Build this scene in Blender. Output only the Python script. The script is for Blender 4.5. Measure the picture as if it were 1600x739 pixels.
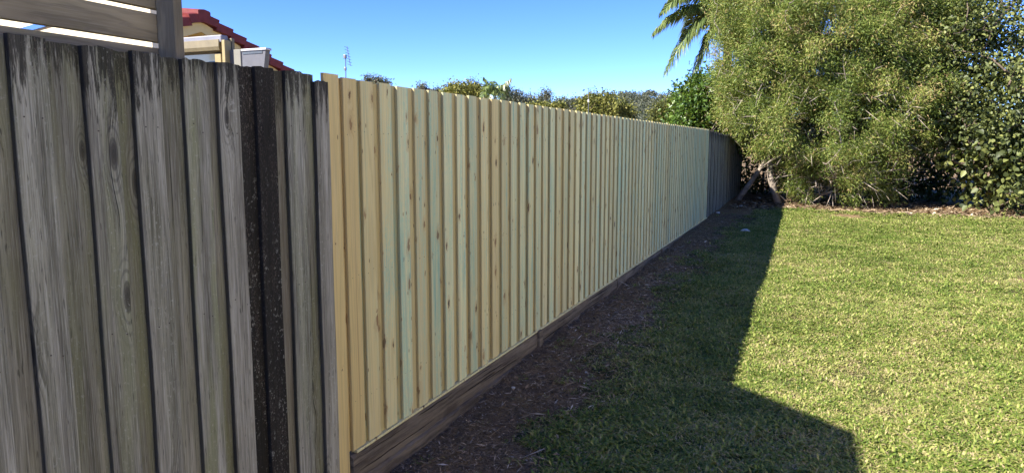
import bpy, math, random
import numpy as np
from mathutils import Vector, Matrix

for o in list(bpy.data.objects):
    bpy.data.objects.remove(o)
SC = bpy.context.scene
COL = SC.collection
RNG = np.random.default_rng(7)
random.seed(7)

# ------------------------------------------------------------------ camera
CAM_X, CAM_H, FPX = 2.02, 1.65, 1120.0          # focal length in pixels of a 1600 px wide frame
PITCH, YAW = math.radians(7.30), math.radians(22.86)
cam = bpy.data.cameras.new('camera')
cam.lens = FPX / 1600 * 36
cam.clip_start, cam.clip_end = 0.05, 5000
cam_o = bpy.data.objects.new('camera', cam)
COL.objects.link(cam_o)
cam_o.location = (CAM_X, 0, CAM_H)
cam_o.rotation_euler = (math.pi / 2 - PITCH, 0, YAW)
SC.camera = cam_o

# ------------------------------------------------------------------ sky and sun
SUN_TO = Vector((-0.81, -0.95, 1.0)).normalized()     # direction towards the sun
SUN_EL = math.asin(SUN_TO.z)
SUN_ROT = math.atan2(SUN_TO.x, SUN_TO.y)
world = bpy.data.worlds.new('World')
SC.world = world
world.use_nodes = True
wn, wl = world.node_tree.nodes, world.node_tree.links
for n in list(wn):
    wn.remove(n)
sky = wn.new('ShaderNodeTexSky')
sky.sky_type = 'NISHITA'
sky.sun_disc = False
sky.sun_elevation = SUN_EL
sky.sun_rotation = SUN_ROT
sky.altitude = 0
sky.air_density = 0.5
sky.dust_density = 0.0
sky.ozone_density = 3.5
bg = wn.new('ShaderNodeBackground')
bg.inputs['Strength'].default_value = 0.118
wo = wn.new('ShaderNodeOutputWorld')
hsv = wn.new('ShaderNodeHueSaturation')
hsv.inputs['Saturation'].default_value = 1.22
hsv.inputs['Hue'].default_value = 0.517
wl.new(sky.outputs[0], hsv.inputs['Color'])
wl.new(hsv.outputs[0], bg.inputs[0])
wl.new(bg.outputs[0], wo.inputs[0])

sun = bpy.data.lights.new('sun', 'SUN')
sun.energy = 4.4
sun.angle = math.radians(0.5)
sun.color = (1.0, 0.94, 0.84)
sun_o = bpy.data.objects.new('sun', sun)
COL.objects.link(sun_o)
sun_o.location = (-8, -15, 20)
sun_o.rotation_euler = (-SUN_TO).to_track_quat('-Z', 'Y').to_euler()

SC.view_settings.view_transform = 'Standard'
SC.view_settings.look = 'None'
SC.view_settings.gamma = 1.0
SC.view_settings.use_curve_mapping = False
SC.view_settings.exposure = 1.72
SC.render.engine = 'CYCLES'
SC.cycles.max_bounces = 8
SC.cycles.transparent_max_bounces = 8

# ------------------------------------------------------------------ helpers
_F = Vector((-math.sin(YAW) * math.cos(PITCH), math.cos(YAW) * math.cos(PITCH), -math.sin(PITCH)))
_R = Vector((math.cos(YAW), math.sin(YAW), 0))
_U = _R.cross(_F)
_C = Vector((CAM_X, 0, CAM_H))

def ray(px, py):
    return _F * FPX + _R * (px - 800) - _U * (py - 369.5)

def at_y(px, py, Y):
    d = ray(px, py)
    return _C + d * (Y / d.y)

def at_x(px, py, X):
    d = ray(px, py)
    return _C + d * ((X - CAM_X) / d.x)

def at_r(px, py, r):
    d = ray(px, py)
    return _C + d * (r / math.hypot(d.x, d.y))

def tag(o, label=None, cat=None, group=None, kind=None):
    if label: o['label'] = label
    if cat: o['category'] = cat
    if group: o['group'] = group
    if kind: o['kind'] = kind
    return o

def empty(name, loc=(0, 0, 0)):
    o = bpy.data.objects.new(name, None)
    o.empty_display_size = 0.2
    o.location = loc
    COL.objects.link(o)
    return o

def link(name, me, mat=None, parent=None, loc=None):
    o = bpy.data.objects.new(name, me)
    COL.objects.link(o)
    if mat is not None and not me.materials:
        me.materials.append(mat)
    if loc is not None:
        o.location = loc
    if parent is not None:
        o.parent = parent
        o.location = Vector(o.location) - parent.location
    return o

def mesh(name, verts, faces, smooth=False):
    me = bpy.data.meshes.new(name)
    me.from_pydata([tuple(v) for v in verts], [], [tuple(f) for f in faces])
    if smooth:
        me.polygons.foreach_set('use_smooth', [True] * len(me.polygons))
    me.update()
    return me

def mesh_np(name, V, Q, smooth=False, tint=None):
    """V (n,3) float, Q (m,k) int - all faces with k corners; tint: one float for each face"""
    me = bpy.data.meshes.new(name)
    m, k = Q.shape
    me.vertices.add(len(V))
    me.vertices.foreach_set('co', np.ascontiguousarray(V, dtype=np.float32).ravel())
    me.loops.add(m * k)
    me.loops.foreach_set('vertex_index', np.ascontiguousarray(Q, dtype=np.int32).ravel())
    me.polygons.add(m)
    me.polygons.foreach_set('loop_start', np.arange(0, m * k, k, dtype=np.int32))
    if smooth:
        me.polygons.foreach_set('use_smooth', np.ones(m, dtype=bool))
    if tint is not None:
        a = me.attributes.new('tint', 'FLOAT', 'FACE')
        a.data.foreach_set('value', np.ascontiguousarray(tint, dtype=np.float32))
    me.update(calc_edges=True)
    return me

class MB:
    """collects boxes, prisms and tubes into one mesh"""
    def __init__(s):
        s.v, s.f = [], []
    def add(s, v, f):
        n = len(s.v)
        s.v += [tuple(p) for p in v]
        s.f += [tuple(i + n for i in q) for q in f]
        return s
    def box(s, a, b, bev=0.0):
        x0, y0, z0 = a; x1, y1, z1 = b
        if bev <= 0:
            v = [(x, y, z) for z in (z0, z1) for y in (y0, y1) for x in (x0, x1)]
            f = [(0, 2, 3, 1), (4, 5, 7, 6), (0, 1, 5, 4), (2, 6, 7, 3), (0, 4, 6, 2), (1, 3, 7, 5)]
            return s.add(v, f)
        # chamfered along the z edges and the two ends
        c = bev
        def ring(z, i):
            X0, X1, Y0, Y1 = x0 + i, x1 - i, y0 + i, y1 - i
            return [(X0 + c, Y0, z), (X1 - c, Y0, z), (X1, Y0 + c, z), (X1, Y1 - c, z),
                    (X1 - c, Y1, z), (X0 + c, Y1, z), (X0, Y1 - c, z), (X0, Y0 + c, z)]
        v = ring(z0, c * .5) + ring(z0 + c, 0) + ring(z1 - c, 0) + ring(z1, c * .5)
        f = [tuple(range(7, -1, -1)), tuple(range(24, 32))]
        for r in range(3):
            for i in range(8):
                j = (i + 1) % 8
                f.append((r * 8 + i, r * 8 + j, r * 8 + 8 + j, r * 8 + 8 + i))
        return s.add(v, f)
    def hull8(s, P):
        f = [(0, 2, 3, 1), (4, 5, 7, 6), (0, 1, 5, 4), (2, 6, 7, 3), (0, 4, 6, 2), (1, 3, 7, 5)]
        return s.add(P, f)
    def tube(s, pts, rad, n=6, cap=True):
        pts = [Vector(p) for p in pts]
        if not hasattr(rad, '__len__'):
            rad = [rad] * len(pts)
        V, Fc = [], []
        ref = Vector((0.13, 0.31, 0.94))
        for i, p in enumerate(pts):
            t = (pts[min(i + 1, len(pts) - 1)] - pts[max(i - 1, 0)]).normalized()
            if abs(t.dot(ref)) > .95: ref = Vector((1, 0.1, 0))
            a = t.cross(ref).normalized(); b = t.cross(a)
            for k in range(n):
                w = 2 * math.pi * k / n
                V.append(p + (a * math.cos(w) + b * math.sin(w)) * rad[i])
        for i in range(len(pts) - 1):
            for k in range(n):
                k2 = (k + 1) % n
                Fc.append((i * n + k, i * n + k2, (i + 1) * n + k2, (i + 1) * n + k))
        if cap:
            Fc.append(tuple(range(n - 1, -1, -1)))
            Fc.append(tuple(range((len(pts) - 1) * n, len(pts) * n)))
        return s.add(V, Fc)
    def build(s, name, mat, parent=None, smooth=False, loc=None):
        return link(name, mesh(name, s.v, s.f, smooth), mat, parent, loc)

# ---- node shorthand
class NT:
    def __init__(s, name):
        s.m = bpy.data.materials.new(name)
        s.m.use_nodes = True
        s.n, s.l = s.m.node_tree.nodes, s.m.node_tree.links
        for x in list(s.n): s.n.remove(x)
        s.out = s.n.new('ShaderNodeOutputMaterial')
    def put(s, sock, v):
        if isinstance(v, bpy.types.NodeSocket): s.l.new(v, sock)
        elif v is not None: sock.default_value = v
    def node(s, t, ins=None, **kw):
        x = s.n.new(t)
        for k, v in kw.items(): setattr(x, k, v)
        for k, v in (ins or {}).items(): s.put(x.inputs[k], v)
        return x
    def math(s, op, a, b=None, c=None, clamp=False):
        x = s.node('ShaderNodeMath', operation=op, use_clamp=clamp)
        for i, v in enumerate((a, b, c)):
            if v is not None: s.put(x.inputs[i], v)
        return x.outputs[0]
    def mul(s, a, b): return s.math('MULTIPLY', a, b)
    def addn(s, a, b): return s.math('ADD', a, b)
    def xyz(s, x, y, z):
        return s.node('ShaderNodeCombineXYZ', {0: x, 1: y, 2: z}).outputs[0]
    def sep(s, v):
        x = s.node('ShaderNodeSeparateXYZ', {0: v}); return x.outputs
    def noise(s, vec, scale=1.0, detail=3.0, rough=.55, dist=0.0):
        return s.node('ShaderNodeTexNoise', {'Vector': vec, 'Scale': scale, 'Detail': detail, 'Roughness': rough, 'Distortion': dist}).outputs['Fac']
    def step(s, v, a, b):
        x = s.node('ShaderNodeMapRange', {0: v, 1: a, 2: b}, interpolation_type='SMOOTHSTEP'); return x.outputs[0]
    def mix(s, f, a, b, mode='MIX'):
        x = s.node('ShaderNodeMix', data_type='RGBA', blend_type=mode)
        s.put(x.inputs[0], f)
        for i, v in ((6, a), (7, b)):
            s.put(x.inputs[i], (*v, 1) if isinstance(v, tuple) and len(v) == 3 else v)
        return x.outputs[2]
    def ramp(s, f, stops):
        x = s.node('ShaderNodeValToRGB'); s.put(x.inputs[0], f)
        e = x.color_ramp.elements
        while len(e) < len(stops): e.new(.5)
        for i, (p, c) in enumerate(stops):
            e[i].position = p; e[i].color = (*c, 1)
        return x.outputs[0]
    def bump(s, h, strength=.3, dist=.01):
        return s.node('ShaderNodeBump', {'Height': h, 'Strength': strength, 'Distance': dist}).outputs[0]
    def principled(s, col, rough=.8, bump=None, spec=.3, metal=0.0):
        p = s.node('ShaderNodeBsdfPrincipled', {'Roughness': rough, 'Specular IOR Level': spec, 'Metallic': metal})
        s.put(p.inputs['Base Color'], (*col, 1) if isinstance(col, tuple) and len(col) == 3 else col)
        if bump is not None: s.put(p.inputs['Normal'], bump)
        return p.outputs[0]
    def finish(s, sh):
        s.l.new(sh, s.out.inputs[0]); return s.m

def simple(name, col, rough=.7, var=.18, scale=8, spec=.3, metal=0.0, bump=.1):
    t = NT(name)
    g = t.node('ShaderNodeNewGeometry').outputs['Position']
    n = t.noise(g, scale, 5, .6)
    d = tuple(c * (1 - var) for c in col); l = tuple(min(1, c * (1 + var)) for c in col)
    return t.finish(t.principled(t.ramp(n, [(.3, d), (.7, l)]), rough, t.bump(n, bump, .01), spec, metal))

# ---- timber
def wood_coords(t):
    tc = t.node('ShaderNodeTexCoord').outputs['Object']
    oi = t.node('ShaderNodeObjectInfo')
    s = t.sep(tc)
    rnd = oi.outputs['Random']
    off = t.mul(rnd, 71.0)
    par = t.node('ShaderNodeSeparateColor', {0: oi.outputs['Color']}).outputs
    return s, off, rnd, par, oi.outputs['Alpha']

def mat_pine():
    t = NT('new_treated_pine')
    (x, y, z), off, rnd, par, al = wood_coords(t)
    # the across coordinate also turns over the board's edges
    ya = t.addn(y, t.mul(x, 0.9))
    # knots
    wob = t.noise(t.xyz(t.mul(ya, 45), t.mul(z, 22), off), 1, 3, .6)
    kv = t.xyz(t.addn(t.mul(ya, 11), t.addn(off, t.mul(wob, .35))), t.addn(t.mul(z, 5.2), t.addn(t.mul(off, 1.7), t.mul(wob, .5))), 0.0)
    vo = t.node('ShaderNodeTexVoronoi', {'Vector': kv, 'Scale': 1.0, 'Randomness': 1.0}, voronoi_dimensions='2D')
    kr = t.node('ShaderNodeSeparateColor', {0: vo.outputs['Color']}).outputs
    has = t.math('GREATER_THAN', kr[0], .66)
    size = t.addn(.035, t.mul(t.math('POWER', kr[1], 2.0), .14))
    kd = t.math('DIVIDE', vo.outputs['Distance'], size)
    core = t.mul(has, t.math('SUBTRACT', 1.0, t.step(kd, .75, 1.15)))
    halo = t.mul(has, t.math('SUBTRACT', 1.0, t.step(kd, .9, 3.2)))
    # growth rings deflected by the knots
    bend = t.mul(halo, .02)
    yy = t.addn(ya, bend)
    low = t.noise(t.xyz(t.mul(yy, 16), t.mul(z, .55), off), 1, 2, .5)
    rings = t.math('SINE', t.addn(t.mul(low, 46), t.mul(yy, 240)))
    fine = t.noise(t.xyz(t.mul(yy, 260), t.mul(z, 5), off), 1, 4, .65)
    broad = t.noise(t.xyz(t.mul(yy, 22), t.mul(z, .8), t.addn(off, 9)), 1, 3, .6)
    base = t.mix(par[2], (.83, .765, .41), (.77, .59, .25))
    base = t.mix(t.mul(t.step(rings, -.2, 1.0), .38), base, (.56, .43, .19))
    base = t.mix(t.mul(t.step(fine, .48, .70), .42), base, (.48, .38, .18))
    base = t.mix(t.mul(t.step(broad, .45, .8), .30), base, (.74, .66, .46))
    # brown heart streaks
    hs = t.noise(t.xyz(t.mul(yy, 34), t.mul(z, .35), t.addn(off, 31)), 1, 2, .5)
    base = t.mix(t.mul(t.step(hs, .64, .70), .45), base, (.40, .22, .09))
    # green preservative taken up in streaks and dashes
    g1 = t.noise(t.xyz(t.mul(yy, 30), t.mul(z, 1.3), t.addn(off, 3)), 1, 3, .6)
    g2 = t.noise(t.xyz(t.mul(yy, 330), t.mul(z, 42), t.addn(off, 5)), 1, 3, .6)
    ga = t.addn(t.step(g1, .60, .25), 0.0)
    gm = t.mul(par[1], t.addn(t.mul(ga, .75), t.addn(.17, t.mul(t.step(g2, .49, .56), t.addn(t.mul(ga, 1.1), .22)))))
    gm = t.math('MINIMUM', gm, .92)
    base = t.mix(gm, base, t.mix(t.step(g1, .45, .2), (.46, .62, .42), (.16, .43, .38)))
    base = t.mix(t.mul(halo, .38), base, (.50, .33, .14))
    base = t.mix(t.mul(core, t.addn(.55, t.mul(kr[2], .4))), base, t.mix(kr[2], (.26, .11, .04), (.06, .035, .022)))
    # pin knots
    v2 = t.node('ShaderNodeTexVoronoi', {'Vector': t.xyz(t.addn(t.mul(ya, 30), off), t.addn(t.mul(z, 9), off), 0.0), 'Scale': 1.0}, voronoi_dimensions='2D')
    k2 = t.node('ShaderNodeSeparateColor', {0: v2.outputs['Color']}).outputs
    pin = t.mul(t.math('GREATER_THAN', k2[0], .94), t.math('SUBTRACT', 1.0, t.step(v2.outputs['Distance'], .06, .13)))
    base = t.mix(t.mul(pin, .8), base, (.13, .06, .03))
    # board to board tone
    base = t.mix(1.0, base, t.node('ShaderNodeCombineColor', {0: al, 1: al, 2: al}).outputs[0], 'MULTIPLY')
    # edge faces mixed darker brown to stand for shade between the boards
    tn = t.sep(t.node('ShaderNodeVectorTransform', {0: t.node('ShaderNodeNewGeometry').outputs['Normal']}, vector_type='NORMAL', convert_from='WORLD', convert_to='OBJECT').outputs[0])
    edge_shade = t.step(t.math('ABSOLUTE', tn[1]), .5, .9)
    base = t.mix(t.mul(edge_shade, .62), base, t.mix(fine, (.28, .20, .09), (.46, .35, .17)))
    bh = t.addn(t.mul(fine, .6), t.mul(rings, .12))
    return t.finish(t.principled(base, .72, t.bump(bh, .25, .0015), .25))

def mat_old(name='weathered_grey_hardwood', dark=0.0):
    """obj.color: r = black mould, g = green algae, b = brown / silver; alpha = height of the stained top"""
    t = NT(name)
    (x, y, z), off, rnd, par, al = wood_coords(t)
    ya = t.addn(y, t.mul(x, 0.9))
    kv = t.xyz(t.addn(t.mul(ya, 7), off), t.addn(t.mul(z, 2.1), t.mul(off, 1.3)), 0.0)
    vo = t.node('ShaderNodeTexVoronoi', {'Vector': kv, 'Scale': 1.0, 'Randomness': 1.0}, voronoi_dimensions='2D')
    kr = t.node('ShaderNodeSeparateColor', {0: vo.outputs['Color']}).outputs
    has = t.math('GREATER_THAN', kr[0], .66)
    kd = t.math('DIVIDE', vo.outputs['Distance'], t.addn(.06, t.mul(kr[1], .06)))
    core = t.mul(has, t.math('SUBTRACT', 1.0, t.step(kd, .5, 1.1)))
    halo = t.mul(has, t.math('SUBTRACT', 1.0, t.step(kd, .9, 4.0)))
    kring = t.mul(halo, t.step(t.math('SINE', t.mul(kd, 9.0)), .0, 1.0))
    yy = t.addn(ya, t.mul(halo, .018))
    low = t.noise(t.xyz(t.mul(yy, 20), t.mul(z, .8), off), 1, 3, .55)
    rings = t.math('SINE', t.addn(t.mul(low, 40), t.mul(yy, 330)))
    fine = t.noise(t.xyz(t.mul(yy, 330), t.mul(z, 6), off), 1, 5, .7)
    mid = t.noise(t.xyz(t.mul(yy, 75), t.mul(z, 1.6), t.addn(off, 13)), 1, 4, .65)
    crack = t.step(t.noise(t.xyz(t.mul(yy, 120), t.mul(z, 1.0), t.addn(off, 21)), 1, 2, .5), .69, .73)
    base = t.ramp(low, [(.28, (.165, .155, .118)), (.5, (.33, .315, .25)), (.72, (.58, .555, .45))])
    base = t.mix(t.mul(t.step(mid, .48, .68), .6), base, (.085, .085, .066))
    base = t.mix(t.mul(t.step(fine, .50, .66), .55), base, (.64, .63, .55))
    base = t.mix(t.mul(t.step(fine, .47, .34), .6), base, (.06, .06, .048))
    base = t.mix(t.mul(t.step(rings, .2, 1), .22), base, (.07, .06, .05))
    # brown board faces
    base = t.mix(t.mul(par[2], .45), base, (.24, .19, .145))
    # algae
    alg = t.noise(t.xyz(t.mul(yy, 18), t.mul(z, 1.4), t.addn(off, 7)), 1, 3, .6)
    am = t.mul(par[1], t.step(alg, .36, .66))
    base = t.mix(t.mul(am, .75), base, t.mix(fine, (.20, .21, .095), (.38, .39, .22)))
    base = t.mix(t.mul(kring, .45), base, (.06, .058, .052))
    base = t.mix(t.mul(core, .8), base, (.05, .045, .04))
    base = t.mix(t.mul(crack, .8), base, (.018, .017, .016))
    # black mould running down from the top, ragged along the grain
    run = t.noise(t.xyz(t.mul(yy, 38), t.mul(z, 2.6), t.addn(off, 17)), 1, 5, .65)
    run2 = t.noise(t.xyz(t.mul(yy, 150), t.mul(z, 13.0), t.addn(off, 27)), 1, 4, .75)
    down = t.math('DIVIDE', t.math('SUBTRACT', 1.975, z), t.mul(al, .62))          # 0 at the top, 1 where the stain ends
    lim = t.addn(t.mul(t.math('SUBTRACT', run, .34), 3.0), t.mul(t.math('SUBTRACT', run2, .5), 2.2))
    top = t.step(t.math('SUBTRACT', lim, down), -.25, .25)
    full = t.step(t.addn(par[0], t.mul(t.math('SUBTRACT', run2, .5), .8)), .32, .55)
    mm = t.math('MAXIMUM', t.mul(top, .90), full)
    base = t.mix(t.mul(mm, .96), base, t.mix(fine, (.008, .008, .007), (.028, .025, .021)))
    # short checks, scuffs and insect holes
    chk = t.step(t.noise(t.xyz(t.mul(yy, 210), t.mul(z, 14), t.addn(off, 51)), 1, 2, .5), .66, .72)
    base = t.mix(t.mul(chk, .7), base, (.03, .03, .026))
    scf = t.mul(t.step(t.noise(t.xyz(t.mul(yy, 90), t.mul(z, 60), t.addn(off, 57)), 1, 4, .7), .56, .68), t.step(alg, .45, .6))
    base = t.mix(t.mul(scf, .4), base, (.60, .59, .52))
    # crumbs of pale lichen on the mould
    l1 = t.noise(t.xyz(t.mul(ya, 330), t.mul(z, 75), off), 1, 4, .8)
    l2 = t.noise(t.xyz(t.mul(ya, 26), t.mul(z, 3), t.addn(off, 40)), 1, 3, .6)
    spk = t.mul(t.step(l1, .53, .66), t.step(l2, .40, .66))
    base = t.mix(t.mul(spk, t.mul(mm, .8)), base, t.mix(l2, (.30, .22, .16), (.26, .21, .18)))
    # board edges are mixed almost to black
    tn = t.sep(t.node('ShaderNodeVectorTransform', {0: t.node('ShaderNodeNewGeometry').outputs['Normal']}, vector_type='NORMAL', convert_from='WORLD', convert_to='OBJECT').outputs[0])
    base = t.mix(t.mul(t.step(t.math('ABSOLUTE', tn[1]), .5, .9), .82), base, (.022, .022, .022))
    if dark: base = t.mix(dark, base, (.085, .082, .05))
    bh = t.addn(t.mul(fine, .7), t.addn(t.mul(mid, .6), t.mul(crack, -1.2)))
    return t.finish(t.principled(base, .9, t.bump(bh, .8, .004), .15))

def mat_sleeper():
    t = NT('old_brown_sleeper')
    tc = t.node('ShaderNodeTexCoord').outputs['Object']
    off = t.mul(t.node('ShaderNodeObjectInfo').outputs['Random'], 53.0)
    x, y, z = t.sep(tc)
    zz = t.addn(z, t.mul(y, .012))
    a = t.noise(t.xyz(t.mul(y, 1.2), t.mul(zz, 30), off), 1, 4, .6)
    b = t.noise(t.xyz(t.mul(y, 8), t.mul(zz, 190), off), 1, 4, .7)
    c = t.step(t.noise(t.xyz(t.mul(y, .9), t.mul(zz, 60), t.addn(off, 4)), 1, 2, .5), .62, .68)
    e = t.noise(t.xyz(t.mul(y, 3), t.mul(zz, 9), t.addn(off, 8)), 1, 4, .6)
    base = t.ramp(a, [(.3, (.070, .057, .043)), (.5, (.145, .118, .088)), (.72, (.25, .205, .15))])
    base = t.mix(t.mul(t.step(b, .45, .75), .45), base, (.30, .255, .195))
    base = t.mix(t.mul(t.step(e, .5, .7), .6), base, (.055, .042, .034))
    base = t.mix(t.mul(c, .85), base, (.015, .012, .010))
    return t.finish(t.principled(base, .9, t.bump(t.addn(t.mul(b, .6), t.addn(a, t.mul(c, -1.3))), .8, .006), .15))

# ---- foliage
def mat_leaf(name, stops, trans=.35, rough=.5, spec=.35, scale=.8):
    """colour by the leaf's own tint plus slow variation through the plant"""
    t = NT(name)
    at = t.node('ShaderNodeAttribute', attribute_name='tint').outputs['Fac']
    pos = t.node('ShaderNodeNewGeometry').outputs['Position']
    v = t.addn(at, t.mul(t.math('SUBTRACT', t.noise(pos, scale, 2), .5), .5))
    col = t.ramp(v, stops)
    p = t.principled(col, rough, None, spec)
    tr = t.node('ShaderNodeBsdfTranslucent')
    t.put(tr.inputs[0], t.mix(.5, col, (.20, .26, .03)))
    m = t.node('ShaderNodeMixShader', {0: trans, 1: p, 2: tr.outputs[0]})
    return t.finish(m.outputs[0])

M = {}
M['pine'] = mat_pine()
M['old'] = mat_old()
M['old_back'] = mat_old('weathered_damp_hardwood', .27)  # back palings mixed towards a darker olive than the front ones
M['sleeper'] = mat_sleeper()
M['nail'] = simple('nail_steel', (.10, .085, .075), .55, .2, 200, .4, .6)

# ------------------------------------------------------------------ ground
def _hash_noise(x, y, s, seed):
    """smooth value noise, numpy"""
    r = np.random.default_rng(seed).random((64, 64))
    u, v = x * s, y * s
    i, j = np.floor(u).astype(int), np.floor(v).astype(int)
    fu, fv = u - i, v - j
    fu = fu * fu * (3 - 2 * fu); fv = fv * fv * (3 - 2 * fv)
    g = lambda a, b: r[a % 64, b % 64]
    return (g(i, j) * (1 - fu) + g(i + 1, j) * fu) * (1 - fv) + (g(i, j + 1) * (1 - fu) + g(i + 1, j + 1) * fu) * fv

def soil_edge(y):
    """how far the bare soil reaches from the fence"""
    y = np.asarray(y, float)
    return np.interp(y, [-5, 2, 3.0, 4, 5.2, 6.5, 8.6, 11.5, 14, 16, 19, 30], [.9, .85, .74, .62, .52, .48, .52, .50, .55, .8, 1.1, 1.2])

def ground_z(x, y):
    x = np.asarray(x, float); y = np.asarray(y, float)
    along = np.interp(y, [-30, 0, 3, 5.3, 10.3, 15, 20, 40, 200], [-.10, -.09, -.06, .03, .10, .16, .22, .25, .25])
    near = np.clip(1 - np.abs(x) / 3.0, 0, 1)
    far = np.interp(y, [-30, 0, 6, 12, 20, 40, 200], [-.02, 0, .02, .08, .2, .25, .25])
    z = along * near + far * (1 - near)
    amp = np.clip(1 - np.hypot(x - 2, y - 8) / 30, 0, 1)
    z = z + amp * ((_hash_noise(x + 40, y + 40, 1.1, 1) - .5) * .05 + (_hash_noise(x + 40, y + 40, 4.3, 2) - .5) * .018)
    soil = np.clip(1 - (x - soil_edge(y)) / .2, 0, 1) * (x > -.3)
    z = z + amp * soil * ((_hash_noise(x + 40, y + 40, 13, 3) - .5) * .028 + (_hash_noise(x + 40, y + 40, 31, 4) - .5) * .014 - .012)
    return z

def axis(fine0, fine1, step, lo, hi):
    a = list(np.arange(fine0, fine1 + 1e-6, step))
    s, v = step * 1.5, fine1
    while v < hi:
        v += s; s *= 1.35; a.append(v)
    s, v = step * 1.5, fine0
    pre = []
    while v > lo:
        v -= s; s *= 1.35; pre.append(v)
    return np.array(pre[::-1] + a)

gx = np.concatenate([axis(-.25, 1.3, .025, -1500, 1.25)[:-1], axis(1.35, 8, .07, 1.36, 1500)[1:]])
gx = np.unique(np.round(gx[(gx < 1.31) | (gx > 1.34)], 5))
gy = axis(1.5, 22, .05, -800, 3500)
GX, GY = np.meshgrid(gx, gy)
GZ = ground_z(GX, GY)
nx, ny = len(gx), len(gy)
idx = np.arange(nx * ny).reshape(ny, nx)
quads = np.stack([idx[:-1, :-1], idx[:-1, 1:], idx[1:, 1:], idx[1:, :-1]], -1).reshape(-1, 4)
gme = mesh_np('ground', np.stack([GX, GY, GZ], -1).reshape(-1, 3), quads, True)
# soil cover as a point attribute
edge = soil_edge(GY) + (_hash_noise(GX + 9, GY + 9, 2.2, 11) - .5) * .5 + (_hash_noise(GX + 9, GY + 9, 7, 12) - .5) * .25
soil = np.clip((edge - GX) / .3 + .5, 0, 1)
bed = np.clip((GY - (17.4 + .35 * (_hash_noise(GX, GY, 1.0, 5) - .5) * 2 - .10 * (GX - 2.3))) / .6, 0, 1)
patch = np.exp(-(((GX - 4.45) / .5) ** 2 + ((GY - 9.95) / .22) ** 2) * 1.6) + np.exp(-(((GX - 2.7) / .55) ** 2 + ((GY - 16.7) / .5) ** 2) * 1.2)
soil = np.maximum(np.maximum(soil, bed), np.clip(patch * 1.1, 0, 1))
a = gme.attributes.new('soil', 'FLOAT', 'POINT')
a.data.foreach_set('value', soil.astype(np.float32).ravel())

def mat_ground():
    t = NT('soil_and_thatch')
    pos = t.node('ShaderNodeNewGeometry').outputs['Position']
    so = t.node('ShaderNodeAttribute', attribute_name='soil').outputs['Fac']
    a = t.noise(pos, 3, 5, .6); b = t.noise(pos, 38, 5, .7); c = t.noise(pos, 130, 3, .7)
    soilc = t.ramp(b, [(.3, (.105, .070, .036)), (.55, (.235, .160, .085)), (.8, (.43, .31, .175))])
    soilc = t.mix(t.mul(t.step(a, .5, .7), .5), soilc, (.21, .14, .092))
    soilc = t.mix(t.mul(t.step(c, .6, .75), .4), soilc, (.36, .31, .25))
    gr = t.ramp(b, [(.3, (.030, .032, .012)), (.55, (.075, .078, .027)), (.8, (.16, .14, .065))])
    col = t.mix(t.step(t.addn(so, t.mul(t.math('SUBTRACT', b, .5), .5)), .35, .65), gr, soilc)
    return t.finish(t.principled(col, .95, t.bump(t.addn(b, t.mul(c, .5)), .8, .02), .1))
M['ground'] = mat_ground()
ground = link('ground', gme, M['ground'])
tag(ground, kind='structure')

# ------------------------------------------------------------------ fences
FRONT_W, BACK_W, T, PIT = .104, .100, .016, .1685
def paling_mesh(w, h, top=0.0, rag=0.0, seed=0, cuts=1):
    """board with its face at x = T, width along y, local z = world height"""
    r = random.Random(seed)
    b = .0018
    zs = [h[0]] + [h[0] + (h[1] - h[0]) * i / (cuts + 1) for i in range(1, cuts + 1)] + [h[1]]
    ys = [0, w] if rag == 0 else [w * i / 6 for i in range(7)]
    V, Fc = [], []
    n = len(ys)
    prof = lambda: None
    cols = []
    wob = [r.uniform(-1, 1) for _ in range(40)]
    for k, z in enumerate(zs):
        s = math.sin(k * .9 + seed) * rag * .5
        ring = []
        for i, yv in enumerate(ys):
            zz = z
            if k == len(zs) - 1 and rag: zz += wob[i] * rag * 1.2 - abs(i - n / 2) * rag * .12
            cup = (-.0012 * math.cos(math.pi * (yv / w - .5) * 2)) if rag else 0
            xx = T + cup
            if i == 0: ring += [(0, yv + s, zz), (xx - b, yv + s, zz), (xx, yv + b + s, zz)]
            elif i == n - 1: ring += [(xx, yv - b + s, zz), (xx - b, yv + s, zz), (0, yv + s, zz)]
            else: ring += [(xx, yv + s, zz)]
        cols.append(len(V)); V += ring
    m = len(ring)
    for k in range(len(zs) - 1):
        for i in range(m):
            j = (i + 1) % m
            Fc.append((cols[k] + i, cols[k + 1] + i, cols[k + 1] + j, cols[k] + j)[::-1])
    Fc.append(tuple(cols[-1] + i for i in range(m))[::-1])
    Fc.append(tuple(cols[0] + i for i in range(m)))
    return mesh('paling', V, Fc)

NEW0, NEW1 = 2.66, 15.06
TOPZ, BOTZ = 1.95, .17
new_f = empty('paling_fence', (0, NEW0, 0))
tag(new_f, 'new pale treated pine paling fence with knots and green tinge', 'fence')
fm = [paling_mesh(FRONT_W, (BOTZ, TOPZ)) for _ in range(1)][0]
bm = paling_mesh(BACK_W, (BOTZ, TOPZ))
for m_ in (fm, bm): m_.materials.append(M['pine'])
def place(me, name, x, y, parent, color, rot=0.0, dz=0.0):
    o = bpy.data.objects.new(name, me)
    COL.objects.link(o)
    o.parent = parent
    o.location = Vector((x, y, dz)) - parent.location
    o.rotation_euler = (rot, 0, 0)
    o.color = color
    return o
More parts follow.
